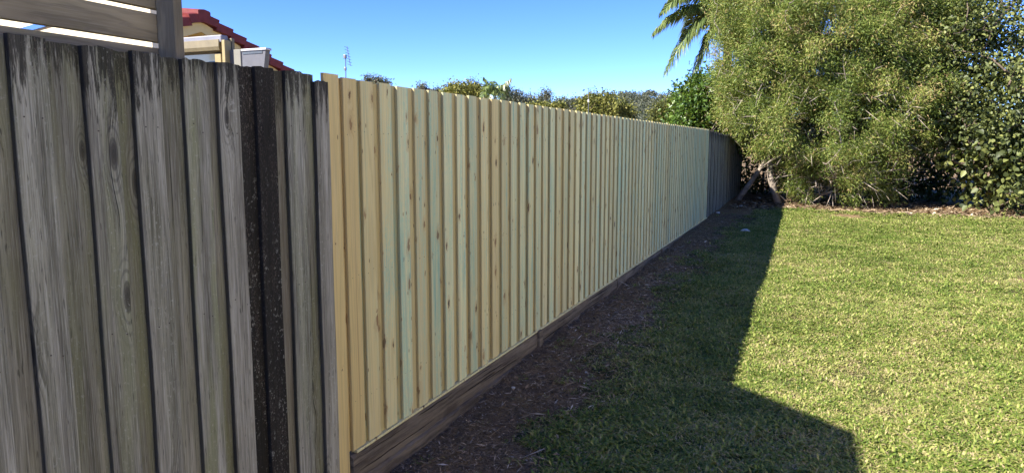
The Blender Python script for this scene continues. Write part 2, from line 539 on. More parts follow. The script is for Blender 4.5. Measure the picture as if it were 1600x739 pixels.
# near golden boards, then the front edges measured along the top
front_y = [2.767, 2.904, 3.065, 3.232, 3.402, 3.561, 3.729, 3.901, 4.065, 4.24, 4.408, 4.571, 4.74, 4.912, 5.076, 5.237, 5.399, 5.56, 5.729, 5.908]
rr = random.Random(3)
while front_y[-1] < NEW1 - .17 - PIT * .4:
    front_y.append(front_y[-1] + PIT * 1.019 + rr.uniform(-.006, .006))
front_y = [y for y in front_y if y < NEW1 - .1]
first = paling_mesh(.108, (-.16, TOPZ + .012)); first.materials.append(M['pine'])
place(first, 'paling', -.004, 2.634, new_f, (0, .0, 1.0, 1))
greens = {0: 0, 1: .15, 2: .45, 3: .95, 4: .6, 5: 1.0, 6: .95, 7: .55, 8: .9, 9: .35, 10: .12, 11: .6, 12: .55, 13: .5}
nails = MB()
def nail(y, z, x):
    s = .0024
    nails.add([(x, y + s * math.cos(a), z + s * math.sin(a)) for a in [i * math.pi / 3 for i in range(6)]], [tuple(range(6))])
    nails.add([(x - .002, y + s * math.cos(a), z + s * math.sin(a)) for a in [i * math.pi / 3 for i in range(6)]], [tuple(range(6))])
RAILS = (.42, 1.03, 1.70)
for i, y in enumerate(front_y):
    g = greens.get(i, rr.choice([.2, .35, .5, .6, .75, .9, .4, .15]))
    tan = 1.0 if i == 0 else (0.7 if i in (1, 10) else rr.choice([0, .1, .2, .35, .6]))
    place(fm, 'paling', rr.uniform(-.001, .0015), y + rr.uniform(-.001, .001), new_f, (0, g, tan, rr.uniform(.92, 1.14)), rr.uniform(-.0012, .0012), rr.uniform(-.003, .003))
    nxt = front_y[i + 1] if i + 1 < len(front_y) else NEW1
    gap0 = y + FRONT_W
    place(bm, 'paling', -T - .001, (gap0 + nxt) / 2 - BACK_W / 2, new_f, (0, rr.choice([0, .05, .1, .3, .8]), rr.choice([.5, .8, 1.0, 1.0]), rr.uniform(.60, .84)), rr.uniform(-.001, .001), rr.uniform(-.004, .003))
    if i == 0:
        place(bm, 'paling', -T - .001, 2.767 - BACK_W + .02, new_f, (0, 0, 1, 1))
    for rz in RAILS:
        if y < 9.5:
            for dy in (.026, .078): nail(y + dy + rr.uniform(-.006, .006), rz + rr.uniform(-.012, .012), T + .0018)
no = nails.build('nail_heads', M['nail'], new_f); no['kind'] = 'stuff'
no.location = -new_f.location
# capping strip under the boards, rails and posts on the far side
st = MB()
yy = 2.79
while yy < NEW1 - .02:
    L = min(1.18 + rr.uniform(0, .1), NEW1 - .01 - yy)
    st.box((-.012, yy, BOTZ - .016), (T + .007, yy + L - .003, BOTZ - .0035), .001); yy += L
so_ = st.build('bottom_strip', M['pine'], new_f); so_.location = -new_f.location; so_.color = (0, .1, .1, 1)
for rz in RAILS:
    MB().box((-.0745, NEW0, rz - .04), (-.0345, NEW1, rz + .04), .002).build('rail', M['pine'], new_f, loc=(0, 0, 0))
yy = NEW0 - .06
pm = MB().box((-.168, 0, -.3), (-.076, .09, 1.90), .004)
pme = mesh('fence_post', pm.v, pm.f); pme.materials.append(M['pine'])
while yy < NEW1:
    place(pme, 'post', 0, yy, new_f, (0, .2, .3, 1)); yy += 2.46

# sleepers under the boards
def sleeper_mesh(L, h0, h1, rough, seed):
    r = np.random.default_rng(seed)
    n = max(8, int(L / .06)); V = []; Fc = []
    prof = [(-.05, 0), (.0, 0), (.006, .25), (.004, .5), (.008, .72), (.003, .95), (-.008, 1), (-.05, 1)]
    top = np.cumsum(r.normal(0, .25, n + 1)); top -= np.linspace(top[0], top[-1], n + 1)
    bot = np.cumsum(r.normal(0, .5, n + 1)); bot -= np.linspace(bot[0], bot[-1], n + 1)
    fr = r.normal(0, 1, (n + 1, len(prof)))
    for k in range(n + 1):
        yv = L * k / n
        for j, (px_, t) in enumerate(prof):
            z = h0 + (h1 - h0) * t + (top[k] * .0025 if t > .9 else bot[k] * rough if t < .1 else fr[k, j] * .002)
            V.append((px_ + (fr[k, j] * rough * .35 if j not in (0, 7) else 0), yv, min(z, h1 + .0015)))
    m = len(prof)
    for k in range(n):
        for j in range(m):
            j2 = (j + 1) % m
            Fc.append((k * m + j, k * m + j2, (k + 1) * m + j2, (k + 1) * m + j))
    Fc.append(tuple(range(m - 1, -1, -1))); Fc.append(tuple(range(n * m, n * m + m)))
    return mesh('sleeper', V, Fc)
joints = [2.755, 5.30, 7.82, 10.32, 12.7, 15.02]
for i in range(5):
    L = joints[i + 1] - joints[i] - .012
    tops = [.150, .152, .151, .150, .151][i]
    o = link('sleeper', sleeper_mesh(L, -.10 if i == 0 else -.06, tops, .006 if i == 0 else .004, i), M['sleeper'], new_f,
             (.010 + [.006, .0, .004, -.002, .0][i], joints[i], 0))
# the broken lower board at the near end and stub pegs at the joints
o = link('sleeper', sleeper_mesh(2.3, -.22, .012, .008, 31), M['sleeper'], new_f, (.030, 2.80, 0))
for j in (1, 3):
    MB().box((.012, -.035, -.15), (.040, .035, .162), .004).build('peg', M['sleeper'], new_f, loc=(0.004, joints[j], 0))

# ---- old fence, nearest stretch
old_f = empty('paling_fence', (0, 1.3, 0))
tag(old_f, 'weathered grey paling fence stained black along its top', 'fence')
# y, mould, green, brown, stain depth
oldf = [(1.290, .0, .35, .0, .32), (1.4995, .15, .75, .1, .55), (1.665, .0, .25, .1, .42), (1.855, .0, 1.0, .1, .22), (2.018, .10, .10, .3, .30),
        (2.202, .72, .0, .9, .9), (2.372, .0, .5, .0, .34), (2.553, .05, .1, .45, .42)]
yb = 1.29
pre = []
while yb > -1.4:
    yb -= .18; pre.append((yb, rr.uniform(0, .2), rr.uniform(.3, .9), rr.uniform(0, .3), rr.uniform(.2, .5)))
allb = pre[::-1] + oldf
for i, (y, mo, gr, br, dep) in enumerate(allb):
    nxt = allb[i + 1][0] if i + 1 < len(allb) else 2.68
    z1 = 1.945 + rr.uniform(-.004, .006) - (.022 if i == len(allb) - 1 else 0)
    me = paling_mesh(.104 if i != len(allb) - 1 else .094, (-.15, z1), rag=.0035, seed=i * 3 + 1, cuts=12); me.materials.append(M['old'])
    place(me, 'paling', .003 + (.004 if i == len(allb) - 1 else 0), y, old_f, (mo, gr, br, dep), rr.uniform(-.004, .004))
    if i < len(allb) - 1:
        gap = (y + .104 + nxt) / 2
        w = .124
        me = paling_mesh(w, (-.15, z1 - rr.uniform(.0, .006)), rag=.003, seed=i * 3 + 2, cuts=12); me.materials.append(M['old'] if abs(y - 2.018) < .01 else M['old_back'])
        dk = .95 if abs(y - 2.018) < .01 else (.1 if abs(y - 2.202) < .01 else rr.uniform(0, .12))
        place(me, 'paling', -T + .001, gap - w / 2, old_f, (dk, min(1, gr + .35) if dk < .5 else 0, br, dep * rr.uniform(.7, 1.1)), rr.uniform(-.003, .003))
on = MB(); nails = on
for i, (y, *_r) in enumerate(allb):
    for rz in (.35, 1.05, 1.71):
        for dy in (.03, .08): nail(y + dy + rr.uniform(-.01, .01), rz + rr.uniform(-.02, .02), T + .0055)
o = on.build('nail_heads', M['nail'], old_f); o.location = -old_f.location; o['kind'] = 'stuff'
for rz in (.35, 1.05, 1.71):
    o = MB().box((-.078, -1.4, rz - .045), (-.036, 2.62, rz + .045), .003).build('rail', M['old'], old_f); o.location = -old_f.location

# ---- old fence, far stretch beyond the new one
far_f = empty('paling_fence', (0, 15.1, 0))
tag(far_f, 'dark old paling fence running into shade beyond new boards', 'fence')
yb, i = 15.05, 0
while yb < 22.3:
    h = 1.93 - .012 * (yb - 15.1) + rr.uniform(-.02, .02)
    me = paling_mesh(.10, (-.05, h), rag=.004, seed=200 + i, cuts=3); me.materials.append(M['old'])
    place(me, 'paling', rr.uniform(-.004, .004), yb, far_f, (.28, .3, .5, .6), rr.uniform(-.006, .006))
    if True:
        me = paling_mesh(.11, (-.05, h - rr.uniform(0, .02)), rag=.004, seed=300 + i, cuts=3); me.materials.append(M['old'])
        place(me, 'paling', -T - .001, yb + .085, far_f, (.30, .3, .5, .6), rr.uniform(-.004, .004))
    yb += .182; i += 1

# ---- slatted screen above the old fence
def box_px(X, x0, y0, x1, y1, depth):
    """box whose front face lies on the plane x = X between two picture points"""
    a, b = at_x(x0, y0, X), at_x(x1, y1, X)
    zl, zh = min(a.z, b.z), max(a.z, b.z)
    return (X - depth, min(a.y, b.y), zl), (X, max(a.y, b.y), zh)
scr = empty('slatted_screen', (-.09, 1.9, 1.3))
tag(scr, 'grey timber slat screen on a post above weathered fence', 'screen')
def scr_box(name, a, b, bev, col):
    lo = Vector(a)
    o = MB().box((0, 0, 0), tuple(Vector(b) - lo), bev).build(name, M['slat'], scr, loc=lo)
    o.color = col
    return o
def mat_slat():
    t = NT('grey_screen_timber')
    tc = t.node('ShaderNodeTexCoord').outputs['Object']
    oi = t.node('ShaderNodeObjectInfo'); off = t.mul(oi.outputs['Random'], 53.0)
    par = t.node('ShaderNodeSeparateColor', {0: oi.outputs['Color']}).outputs     # r = 1: grain runs upright
    x, y, z = t.sep(tc)
    al = t.addn(t.mul(z, par[0]), t.mul(y, t.math('SUBTRACT', 1.0, par[0])))
    ac = t.addn(t.addn(t.mul(y, par[0]), t.mul(z, t.math('SUBTRACT', 1.0, par[0]))), x)
    w = t.noise(t.xyz(t.mul(al, 2.2), t.mul(ac, 12), off), 1, 3, .5)
    rings = t.math('SINE', t.addn(t.mul(w, 30), t.mul(ac, 60)))
    f = t.noise(t.xyz(t.mul(al, 7), t.mul(ac, 260), off), 1, 4, .7)
    g = t.noise(t.xyz(t.mul(al, 3), t.mul(ac, 8), t.addn(off, 5)), 1, 3, .6)
    base = t.ramp(w, [(.3, (.19, .16, .105)), (.6, (.35, .295, .19)), (.8, (.48, .41, .27))])
    base = t.mix(t.mul(t.step(rings, 0, 1), .35), base, (.13, .11, .078))
    base = t.mix(t.mul(t.step(f, .45, .75), .35), base, (.42, .38, .30))
    base = t.mix(t.mul(t.step(g, .5, .72), t.mul(par[1], .7)), base, (.24, .26, .10))
    base = t.mix(t.mul(par[2], .45), base, (.07, .065, .055))
    return t.finish(t.principled(base, .85, t.bump(f, .4, .002), .2))
M['slat'] = mat_slat()
pa, pb = at_x(274, 60, -.045), at_x(288, 60, -.045)
PY0, PY1 = pa.y, pb.y
# depth of the post from where its near face ends in the picture
dd = ray(246, 60); PX0 = CAM_X + dd.x * (PY0 / dd.y)
scr_box('post', (PX0, PY0, 0.0), (-.045, PY1, 2.17), .003, (1, .2, .35, 1))
scr_box('post_batten', (PX0 - .02, PY1 + .002, 0.0), (PX0 + .045, PY1 + .028, 2.075), .002, (1, .3, .1, 1))
SX = PX0 - .002
def zz_at(px, py): return at_x(px, py, SX).z
edges = [(1.70, zz_at(200, 69)), (zz_at(200, 59), zz_at(200, 14)), (zz_at(200, 5.5), 2.245)]
for i, (z0, z1) in enumerate(edges):
    scr_box('slat', (SX - .030, -.6, z0), (SX, PY1 + (-.004 if i else .0), z1), .002, (0, [.6, .3, .9][i], [.35, .0, .1][i], 1))
scr_box('post', (PX0, -.62, 0.0), (-.045, -.55, 2.19), .003, (1, .2, .35, 1))

# ------------------------------------------------------------------ foliage builders
def unit(v):
    return v / np.maximum(np.linalg.norm(v, axis=-1, keepdims=True), 1e-9)

def leaf_mesh(name, P, D, N, L, W, tint, fold=.25, droop=0.0, six=False):
    """one folded leaf for each row: base P, direction D, up N, length L, width W"""
    n = len(P)
    D = unit(D); S = unit(np.cross(D, N)); U = np.cross(S, D)
    L = L[:, None]; W = W[:, None]
    if not six:
        tip = P + D * L + np.array([0, 0, -1]) * droop * L
        mid = P + D * L * .45 - U * W * fold * .5
        V = np.stack([P, mid + S * W * .5 + U * W * fold, tip, mid - S * W * .5 + U * W * fold], 1)
        Q = np.arange(n * 4).reshape(n, 4)
        return mesh_np(name, V.reshape(-1, 3), Q, False, tint)
    tip = P + D * L + np.array([0, 0, -1]) * droop * L
    a = P + D * L * .30; b = P + D * L * .68
    up = U * W * fold
    V = np.stack([P, a + S * W * .5 + up, b + S * W * .38 + up * .8, tip, b - S * W * .38 + up * .8, a - S * W * .5 + up], 1)
    i = np.arange(n)[:, None] * 6
    Q = np.concatenate([i + np.array([0, 1, 2, 3]), i + np.array([0, 3, 4, 5])], 0)
    return mesh_np(name, V.reshape(-1, 3), Q, False, np.concatenate([tint, tint]))

def sample_lobes(lobes, n, rng, shell=.5):
    """points in a union of ellipsoids (cx,cy,cz,rx,ry,rz); shell>0 pushes them outwards"""
    w = np.array([l[3] * l[4] * l[5] for l in lobes]) ** .8; w /= w.sum()
    k = rng.choice(len(lobes), n, p=w)
    A = np.array(lobes)[k]
    d = unit(rng.normal(size=(n, 3)))
    r = rng.random(n) ** (1 / 3 * (1 - shell) + .12 * shell)
    return A[:, :3] + d * A[:, 3:] * r[:, None], d

def skeleton(roots, tips, rng, jitter=.06, up=.0):
    """joins every tip to its nearest earlier node; returns nodes, parents, radii weight"""
    P = [np.array(p, float) for p, _ in roots]; par = [q for _, q in roots]
    base = np.array(P[0])
    order = np.argsort(np.linalg.norm(tips - base, axis=1))
    A = np.zeros((len(P) + len(tips) * 3, 3)); cnt = len(P); A[:cnt] = P
    leafnode = np.zeros(len(tips), int)
    for ti in order:
        p = tips[ti]
        d = np.linalg.norm(A[:cnt] - p, axis=1) + np.maximum(0, A[:cnt, 2] - p[2]) * 1.2
        j = int(np.argmin(d)); q = A[j]
        L = np.linalg.norm(p - q); prev = j
        for s in (.4, .75):
            if L > .25:
                A[cnt] = q + (p - q) * s + rng.normal(size=3) * jitter * L + np.array([0, 0, up * L * s * (1 - s)])
                par.append(prev); prev = cnt; cnt += 1
        A[cnt] = p; par.append(prev); leafnode[ti] = cnt; cnt += 1
    A = A[:cnt]; par = np.array(par)
    wgt = np.zeros(cnt); wgt[leafnode] = 1
    for i in range(cnt - 1, -1, -1):
        if par[i] >= 0: wgt[par[i]] += wgt[i]
    return A, par, wgt

def branch_mesh(name, A, par, wgt, r0, r1, nside=5, only=None):
    """a tube for every node to its parent; radius from r1 (twig) to r0 (trunk)"""
    mx = wgt.max()
    rad = r1 + (r0 - r1) * (np.maximum(wgt, 1) / mx) ** .5
    keep = [i for i in range(len(A)) if par[i] >= 0 and (only is None or only(i))]
    i = np.array(keep); p = par[i]
    a, b = A[p], A[i]
    d = unit(b - a)
    ref = np.where(np.abs(d[:, 2:3]) > .9, np.array([[1., 0, 0]]), np.array([[0, 0, 1.]]))
    s = unit(np.cross(d, ref)); u = np.cross(s, d)
    w = np.arange(nside) * 2 * np.pi / nside
    circ = s[:, None] * np.cos(w)[None, :, None] + u[:, None] * np.sin(w)[None, :, None]
    ra = np.minimum(rad[p], rad[i] * 1.35)[:, None, None]; rb = rad[i][:, None, None]
    V = np.concatenate([a[:, None] - d[:, None] * ra * .4 + circ * ra, b[:, None] + circ * rb], 1)
    m = len(i); base = (np.arange(m) * 2 * nside)[:, None, None]
    k = np.arange(nside); k2 = (k + 1) % nside
    Q = np.stack([k, k2, k2 + nside, k + nside], -1)[None] + base
    return mesh_np(name, V.reshape(-1, 3), Q.reshape(-1, 4), True)

def foliage(tips, dirs, per, spread, L, W, rng, tintc=.5, tints=.28, hang=.0, fold=.25, outward=.6, six=False, name='leaves', flat=0.0):
    n = len(tips) * per
    k = np.repeat(np.arange(len(tips)), per)
    c = rng.normal(size=(n, 3)) * spread
    P = tips[k] + c
    D = unit(rng.normal(size=(n, 3)) + dirs[k] * outward + np.array([0, 0, -hang]))
    N = unit(rng.normal(size=(n, 3)) * (1 - flat) + np.array([0, 0, 1.0]) * (.5 + flat) + dirs[k] * .5)
    ct = rng.normal(tintc, tints * .6, len(tips))
    tint = np.clip(ct[k] + rng.normal(0, tints, n), 0, 1)
    return leaf_mesh(name, P, D, N, L * rng.uniform(.6, 1.3, n), W * rng.uniform(.7, 1.25, n), tint, fold, .12, six)

M['bark_pale'] = simple('pale_grey_bark', (.30, .25, .20), .9, .45, 9, .1, bump=.6)
M['bark_dark'] = simple('brown_bark', (.13, .10, .075), .9, .4, 9, .1, bump=.6)
M['leaf_brush'] = mat_leaf('bottlebrush_leaves', [(.0, (.048, .078, .016)), (.35, (.13, .185, .036)), (.62, (.24, .295, .058)), (.85, (.36, .36, .10)), (1, (.40, .28, .13))], .3, .5, .35, .9)
M['leaf_broad'] = mat_leaf('broad_green_leaves', [(.0, (.035, .048, .018)), (.4, (.085, .105, .036)), (.7, (.15, .175, .052)), (1, (.27, .28, .085))], .30, .5, .35, .8)
M['leaf_bright'] = mat_leaf('bright_green_leaves', [(.0, (.025, .055, .010)), (.4, (.060, .12, .018)), (.7, (.11, .19, .028)), (1, (.18, .25, .045))], .32, .38, .5, .8)
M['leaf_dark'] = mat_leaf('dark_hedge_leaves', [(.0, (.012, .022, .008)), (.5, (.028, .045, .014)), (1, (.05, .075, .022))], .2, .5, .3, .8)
M['leaf_olive'] = mat_leaf('olive_tree_leaves', [(.0, (.045, .055, .016)), (.4, (.12, .13, .032)), (.7, (.215, .21, .048)), (1, (.31, .28, .07))], .25, .55, .25, .25)
M['leaf_gum'] = mat_leaf('grey_green_gum_leaves', [(.0, (.055, .065, .045)), (.5, (.11, .12, .082)), (1, (.19, .19, .135))], .2, .6, .2, .05)
M['leaf_palm'] = mat_leaf('palm_leaflets', [(.0, (.045, .075, .020)), (.5, (.115, .165, .045)), (1, (.26, .30, .09))], .28, .35, .5, .6)

def px_lobe(cx, cy, rx, ry, Y, depth=None):
    c = at_y(cx, cy, Y)
    k = (c - _C).length / FPX
    return (c.x, c.y, c.z, rx * k, depth if depth else rx * k, ry * k)

def gz(x, y): return float(ground_z(np.array([x]), np.array([y]))[0])

# ---- the big bottlebrush at the end of the lawn
rng = np.random.default_rng(21)
BY = 19.4
lob = [px_lobe(1300, 20, 175, 150, BY, 2.2), px_lobe(1208, 110, 76, 105, BY - .3, 1.5), px_lobe(1290, 190, 120, 95, BY - .5, 1.7),
       px_lobe(1388, 130, 92, 112, BY - .2, 1.6), px_lobe(1318, 268, 92, 46, BY - .3, 1.2), px_lobe(1240, 275, 34, 38, BY - .5, .5),
       px_lobe(1160, 165, 34, 55, BY - .4, .8), px_lobe(1208, 20, 62, 70, BY, 1.4), px_lobe(1330, 60, 120, 75, BY - .4, 1.6), px_lobe(1420, 50, 70, 70, BY, 1.2)]
tips, dirs = sample_lobes(lob, 1350, rng, .6)
zmin = .25
tips[:, 2] = np.maximum(tips[:, 2], zmin + rng.random(len(tips)) * .4)
b0 = at_y(1207, 318, 19.0); b0.z = gz(b0.x, 19.0)
roots = [((b0.x + .9, 19.3, b0.z), -1), ((b0.x + .8, 19.3, .9), 0), ((b0.x + .7, 19.25, 1.7), 1), ((b0.x + 1.1, 19.3, 2.8), 2),
         ((b0.x + 1.9, 19.5, 1.2), 0), ((b0.x + 2.4, 19.5, 2.6), 4)]
s1 = at_y(1196, 240, 19.0); s2 = at_y(1203, 285, 18.9)
A, par, wgt = skeleton(roots, tips, rng, .09, .15)
bush = empty('bottlebrush_bush', (b0.x + .9, 19.3, b0.z))
tag(bush, 'large fine-leaved olive green bottlebrush bush with pale twigs beside fence', 'bush')
def child(me, name, mat, parent):
    o = link(name, me, mat); o.parent = parent; o.location = -parent.location; return o
child(branch_mesh('branches', A, par, wgt, .09, .0075, 5), 'branches', M['bark_pale'], bush)
tr = MB()
l0 = at_y(1150, 314, 19.4); l0.z = gz(l0.x, 19.4) - .05
tr.tube([l0, at_y(1162, 300, 19.3), at_y(1178, 278, 19.2), at_y(1196, 252, 19.1), at_y(1215, 215, 19.1)], [.075, .068, .06, .055, .035], 8)
child(mesh('trunk', tr.v, tr.f, True), 'trunk', M['bark_pale'], bush)
tr = MB()
g0 = at_y(1217, 316, 18.9); g0.z = gz(g0.x, 18.9) - .05
tr.tube([g0, at_y(1207, 290, 18.8), at_y(1203, 272, 18.8), at_y(1203, 250, 18.85), at_y(1194, 222, 18.9), at_y(1186, 200, 18.95)], [.09, .085, .075, .065, .05, .035], 8)
child(mesh('trunk', tr.v, tr.f, True), 'trunk', M['bark_pale'], bush)
low = (tips[:, 2] < 1.3) & (rng.random(len(tips)) < .45)
lf = foliage(tips[~low], dirs[~low], 400, .135, .082, .016, rng, .50, .25, .0, .2, .8, name='crown')
child(lf, 'crown', M['leaf_brush'], bush)
# bare grey twigs inside and at the skirt
tw_t, tw_d = sample_lobes(lob[1:7] + lob[4:6], 1700, rng, .8)
tw_t[:, 2] = np.maximum(tw_t[:, 2], .2)
tw = leaf_mesh('twigs', tw_t, unit(tw_d + rng.normal(size=tw_t.shape) * .7 + np.array([0, -.2, -.2])), unit(rng.normal(size=tw_t.shape)), rng.uniform(.2, .6, len(tw_t)), np.full(len(tw_t), .013), rng.random(len(tw_t)), .6)
child(tw, 'twigs', M['bark_pale'], bush)

# ---- broad-leaved shrub on the right
rng = np.random.default_rng(22)
SY = 18.9
lob = [px_lobe(1570, 90, 125, 120, SY, 1.6), px_lobe(1575, 190, 85, 80, SY - .1, 1.2), px_lobe(1600, 265, 60, 55, SY - .4, .8),
       px_lobe(1500, 100, 60, 80, SY + .8, 1.0), px_lobe(1530, 280, 30, 35, SY + .3, .5), px_lobe(1480, 40, 50, 40, SY + .8, .9), px_lobe(1660, 180, 80, 140, SY, 1.2)]
tips, dirs = sample_lobes(lob, 760, rng, .6)
tips[:, 2] = np.maximum(tips[:, 2], .35)
sb = at_y(1550, 330, SY + .3); zb = gz(sb.x, sb.y)
roots = [((sb.x, sb.y, zb), -1), ((sb.x - .1, sb.y, .8), 0), ((sb.x + .1, sb.y, 1.8), 1), ((sb.x - .9, sb.y + .4, 1.6), 1), ((sb.x + .6, sb.y, 2.6), 2)]
A, par, wgt = skeleton(roots, tips, rng, .08, .1)
shr = empty('broadleaf_shrub', (sb.x, sb.y, zb))
tag(shr, 'tall shrub with large heart-shaped green leaves at lawn\'s right end', 'shrub')
child(branch_mesh('branches', A, par, wgt, .08, .006, 5), 'branches', M['bark_dark'], shr)
big = tips[:, 2] < 1.9
lf = foliage(tips[~big], dirs[~big], 48, .19, .085, .06, rng, .55, .28, .35, .18, .5, True, 'crown', .2)
child(lf, 'crown', M['leaf_broad'], shr)
lf = foliage(tips[big], dirs[big], 30, .20, .125, .10, rng, .48, .32, .35, .15, .5, True, 'lower_leaves', .3)
child(lf, 'lower_leaves', M['leaf_broad'], shr)

# ---- dark growth behind the two
def leafy(name, label, cat, lobes, n, per, spread, L, W, leafm, barkm, base, r0, seed, tintc=.5, hang=.2, group=None, six=False, roots=None, fold=.2, shell=.6):
    rng = np.random.default_rng(seed)
    tips, dirs = sample_lobes(lobes, n, rng, shell)
    tips[:, 2] = np.maximum(tips[:, 2], base[2] + .2)
    top = np.mean([l[:3] for l in lobes], 0)
    b = np.array(base, float)
    if roots is None:
        roots = [(tuple(b), -1), (tuple(b * .55 + top * .45 - np.array([0, 0, .1])), 0), (tuple(b * .2 + top * .8), 1)]
    A, par, wgt = skeleton(roots, tips, rng, .08, .1)
    o = empty(name, tuple(base)); tag(o, label, cat, group)
    nr = len(roots)
    child(branch_mesh('trunk', A, par, wgt, r0, r0 * .06, 5), 'trunk', barkm, o)
    child(foliage(tips, dirs, per, spread, L, W, rng, tintc, .22, hang, fold, .6, six, 'crown'), 'crown', leafm, o)
    return o
c = at_y(1330, 180, 22.5)
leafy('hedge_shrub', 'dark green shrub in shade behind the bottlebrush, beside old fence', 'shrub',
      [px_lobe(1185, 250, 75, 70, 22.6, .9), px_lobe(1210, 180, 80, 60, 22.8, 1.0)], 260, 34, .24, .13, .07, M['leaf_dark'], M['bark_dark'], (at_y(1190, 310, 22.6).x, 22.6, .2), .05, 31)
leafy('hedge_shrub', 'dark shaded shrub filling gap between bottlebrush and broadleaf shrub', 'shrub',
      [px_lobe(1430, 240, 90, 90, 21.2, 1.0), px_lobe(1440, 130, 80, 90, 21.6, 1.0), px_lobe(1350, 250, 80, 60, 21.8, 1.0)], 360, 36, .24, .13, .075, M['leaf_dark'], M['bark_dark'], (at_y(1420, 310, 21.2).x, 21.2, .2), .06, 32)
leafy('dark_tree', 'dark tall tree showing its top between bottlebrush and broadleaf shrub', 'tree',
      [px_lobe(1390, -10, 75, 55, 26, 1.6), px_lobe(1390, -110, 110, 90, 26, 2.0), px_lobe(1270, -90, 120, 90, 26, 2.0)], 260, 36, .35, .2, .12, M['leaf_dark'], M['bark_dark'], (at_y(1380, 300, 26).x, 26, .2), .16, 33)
# ---- bright green tree behind the far end of the fence
leafy('leafy_tree', 'bright glossy green leafy tree behind fence below the palm', 'tree',
      [px_lobe(1088, 165, 34, 40, 20.5, .8), px_lobe(1078, 192, 28, 32, 20.3, .8), px_lobe(1118, 150, 36, 34, 20.8, .9), px_lobe(1130, 190, 45, 40, 21, .9)],
      230, 44, .16, .12, .065, M['leaf_bright'], M['bark_dark'], (at_y(1100, 300, 20.6).x, 20.6, .2), .07, 34, .5, .3, six=True, shell=.7)

# ---- palm
palm_c = at_y(1138, 50, 23.5)
palm = empty('palm_tree', (palm_c.x + .25, 23.5, .2))
tag(palm, 'tall feather palm with arching fronds behind the bottlebrush', 'palm')
tr = MB().tube([(palm_c.x + .25, 23.5, .2), (palm_c.x + .12, 23.5, palm_c.z * .5), (palm_c.x, 23.5, palm_c.z - .9)], [.19, .15, .13], 10)
child(mesh('trunk', tr.v, tr.f, True), 'trunk', M['bark_pale'], palm)
M['crownshaft'] = simple('green_crownshaft', (.12, .17, .05), .4, .2, 5)
tr = MB().tube([(palm_c.x, 23.5, palm_c.z - .92), (palm_c.x, 23.5, palm_c.z - .5), (palm_c.x, 23.5, palm_c.z)], [.145, .13, .07], 10)
child(mesh('crownshaft', tr.v, tr.f, True), 'crownshaft', M['crownshaft'], palm)
def frond(p0, p1, sag, n, ll, seed, parent, name='frond', mat=None, hangf=1.0):
    """feather frond from p0 to p1 with an arch of height sag"""
    r = np.random.default_rng(seed)
    p0, p1 = np.array(p0, float), np.array(p1, float)
    u = np.linspace(0, 1, n)[:, None]
    C = p0 * (1 - u) + p1 * u + np.array([0, 0, 1.0]) * (4 * sag * (u * (1 - u)) * (1.15 - .3 * u))
    tb = MB().tube([tuple(c) for c in C[::3]], [float(.028 * (1 - .85 * k / (n / 3))) for k in range(len(C[::3]))], 5)
    tang = unit(np.gradient(C, axis=0))
    side = unit(np.cross(tang, np.array([0, 0, 1.0])))
    V, Q, tint = [], [], []
    k0 = 0
    for s in (-1, 1):
        for i in range(int(n * .08), n):
            t = i / (n - 1)
            l = ll * (math.sin(math.pi * min(1, .18 + .82 * t)) ** .6 * .8 + .2) * r.uniform(.85, 1.1)
            w = (.013 if n > 100 else .019) * (ll / .5) * r.uniform(.8, 1.3)
            d = unit(side[i] * s * .75 + tang[i] * .55 + np.array([0, 0, .15]) + r.normal(size=3) * .09)
            a = C[i]
            m = a + d * l * .5 + np.array([0, 0, -.10 * l * hangf])
            e = m + unit(d * .45 + np.array([0, 0, -1.0 * hangf])) * l * .5
            ax = unit(tang[i] + r.normal(size=3) * .25) * w
            V += [a - ax * .5, a + ax * .5, m + ax, m - ax, e]
            Q += [(k0, k0 + 1, k0 + 2, k0 + 3), (k0 + 3, k0 + 2, k0 + 4, k0 + 4)]
            k0 += 5
            v = min(1, max(0, r.normal(.5, .25))); tint += [v, min(1, v + .12)]
    Fc = [q if q[2] != q[3] else q[:3] for q in Q]
    nb = len(tb.v)
    me = mesh(name, tb.v + [tuple(v) for v in V], tb.f + [tuple(i + nb for i in q) for q in Fc])
    at = me.attributes.new('tint', 'FLOAT', 'FACE')
    at.data.foreach_set('value', np.array([.9] * len(tb.f) + tint, np.float32))
    return child(me, name, mat or M['leaf_palm'], parent)
pc = np.array(palm_c)
for k, (tx, ty, dy, sag) in enumerate([(1022, 52, -.6, .70), (1040, 116, -.9, .85), (1080, 128, -.3, .60), (1050, 4, .8, .80), (1075, -80, -.2, .5),
                                       (1150, -120, .2, .3), (1220, -40, -.5, .6), (1235, 60, .3, .6), (1180, 110, -1.0, .6), (1120, -60, 1.4, .5), (1036, 20, -1.2, .9), (1070, 60, .9, .8), (1095, -20, .6, .8)]):
    tip = at_y(tx, ty, 23.5 + dy)
    frond(pc, tip, sag, 170, .95, 70 + k, palm, hangf=.6)

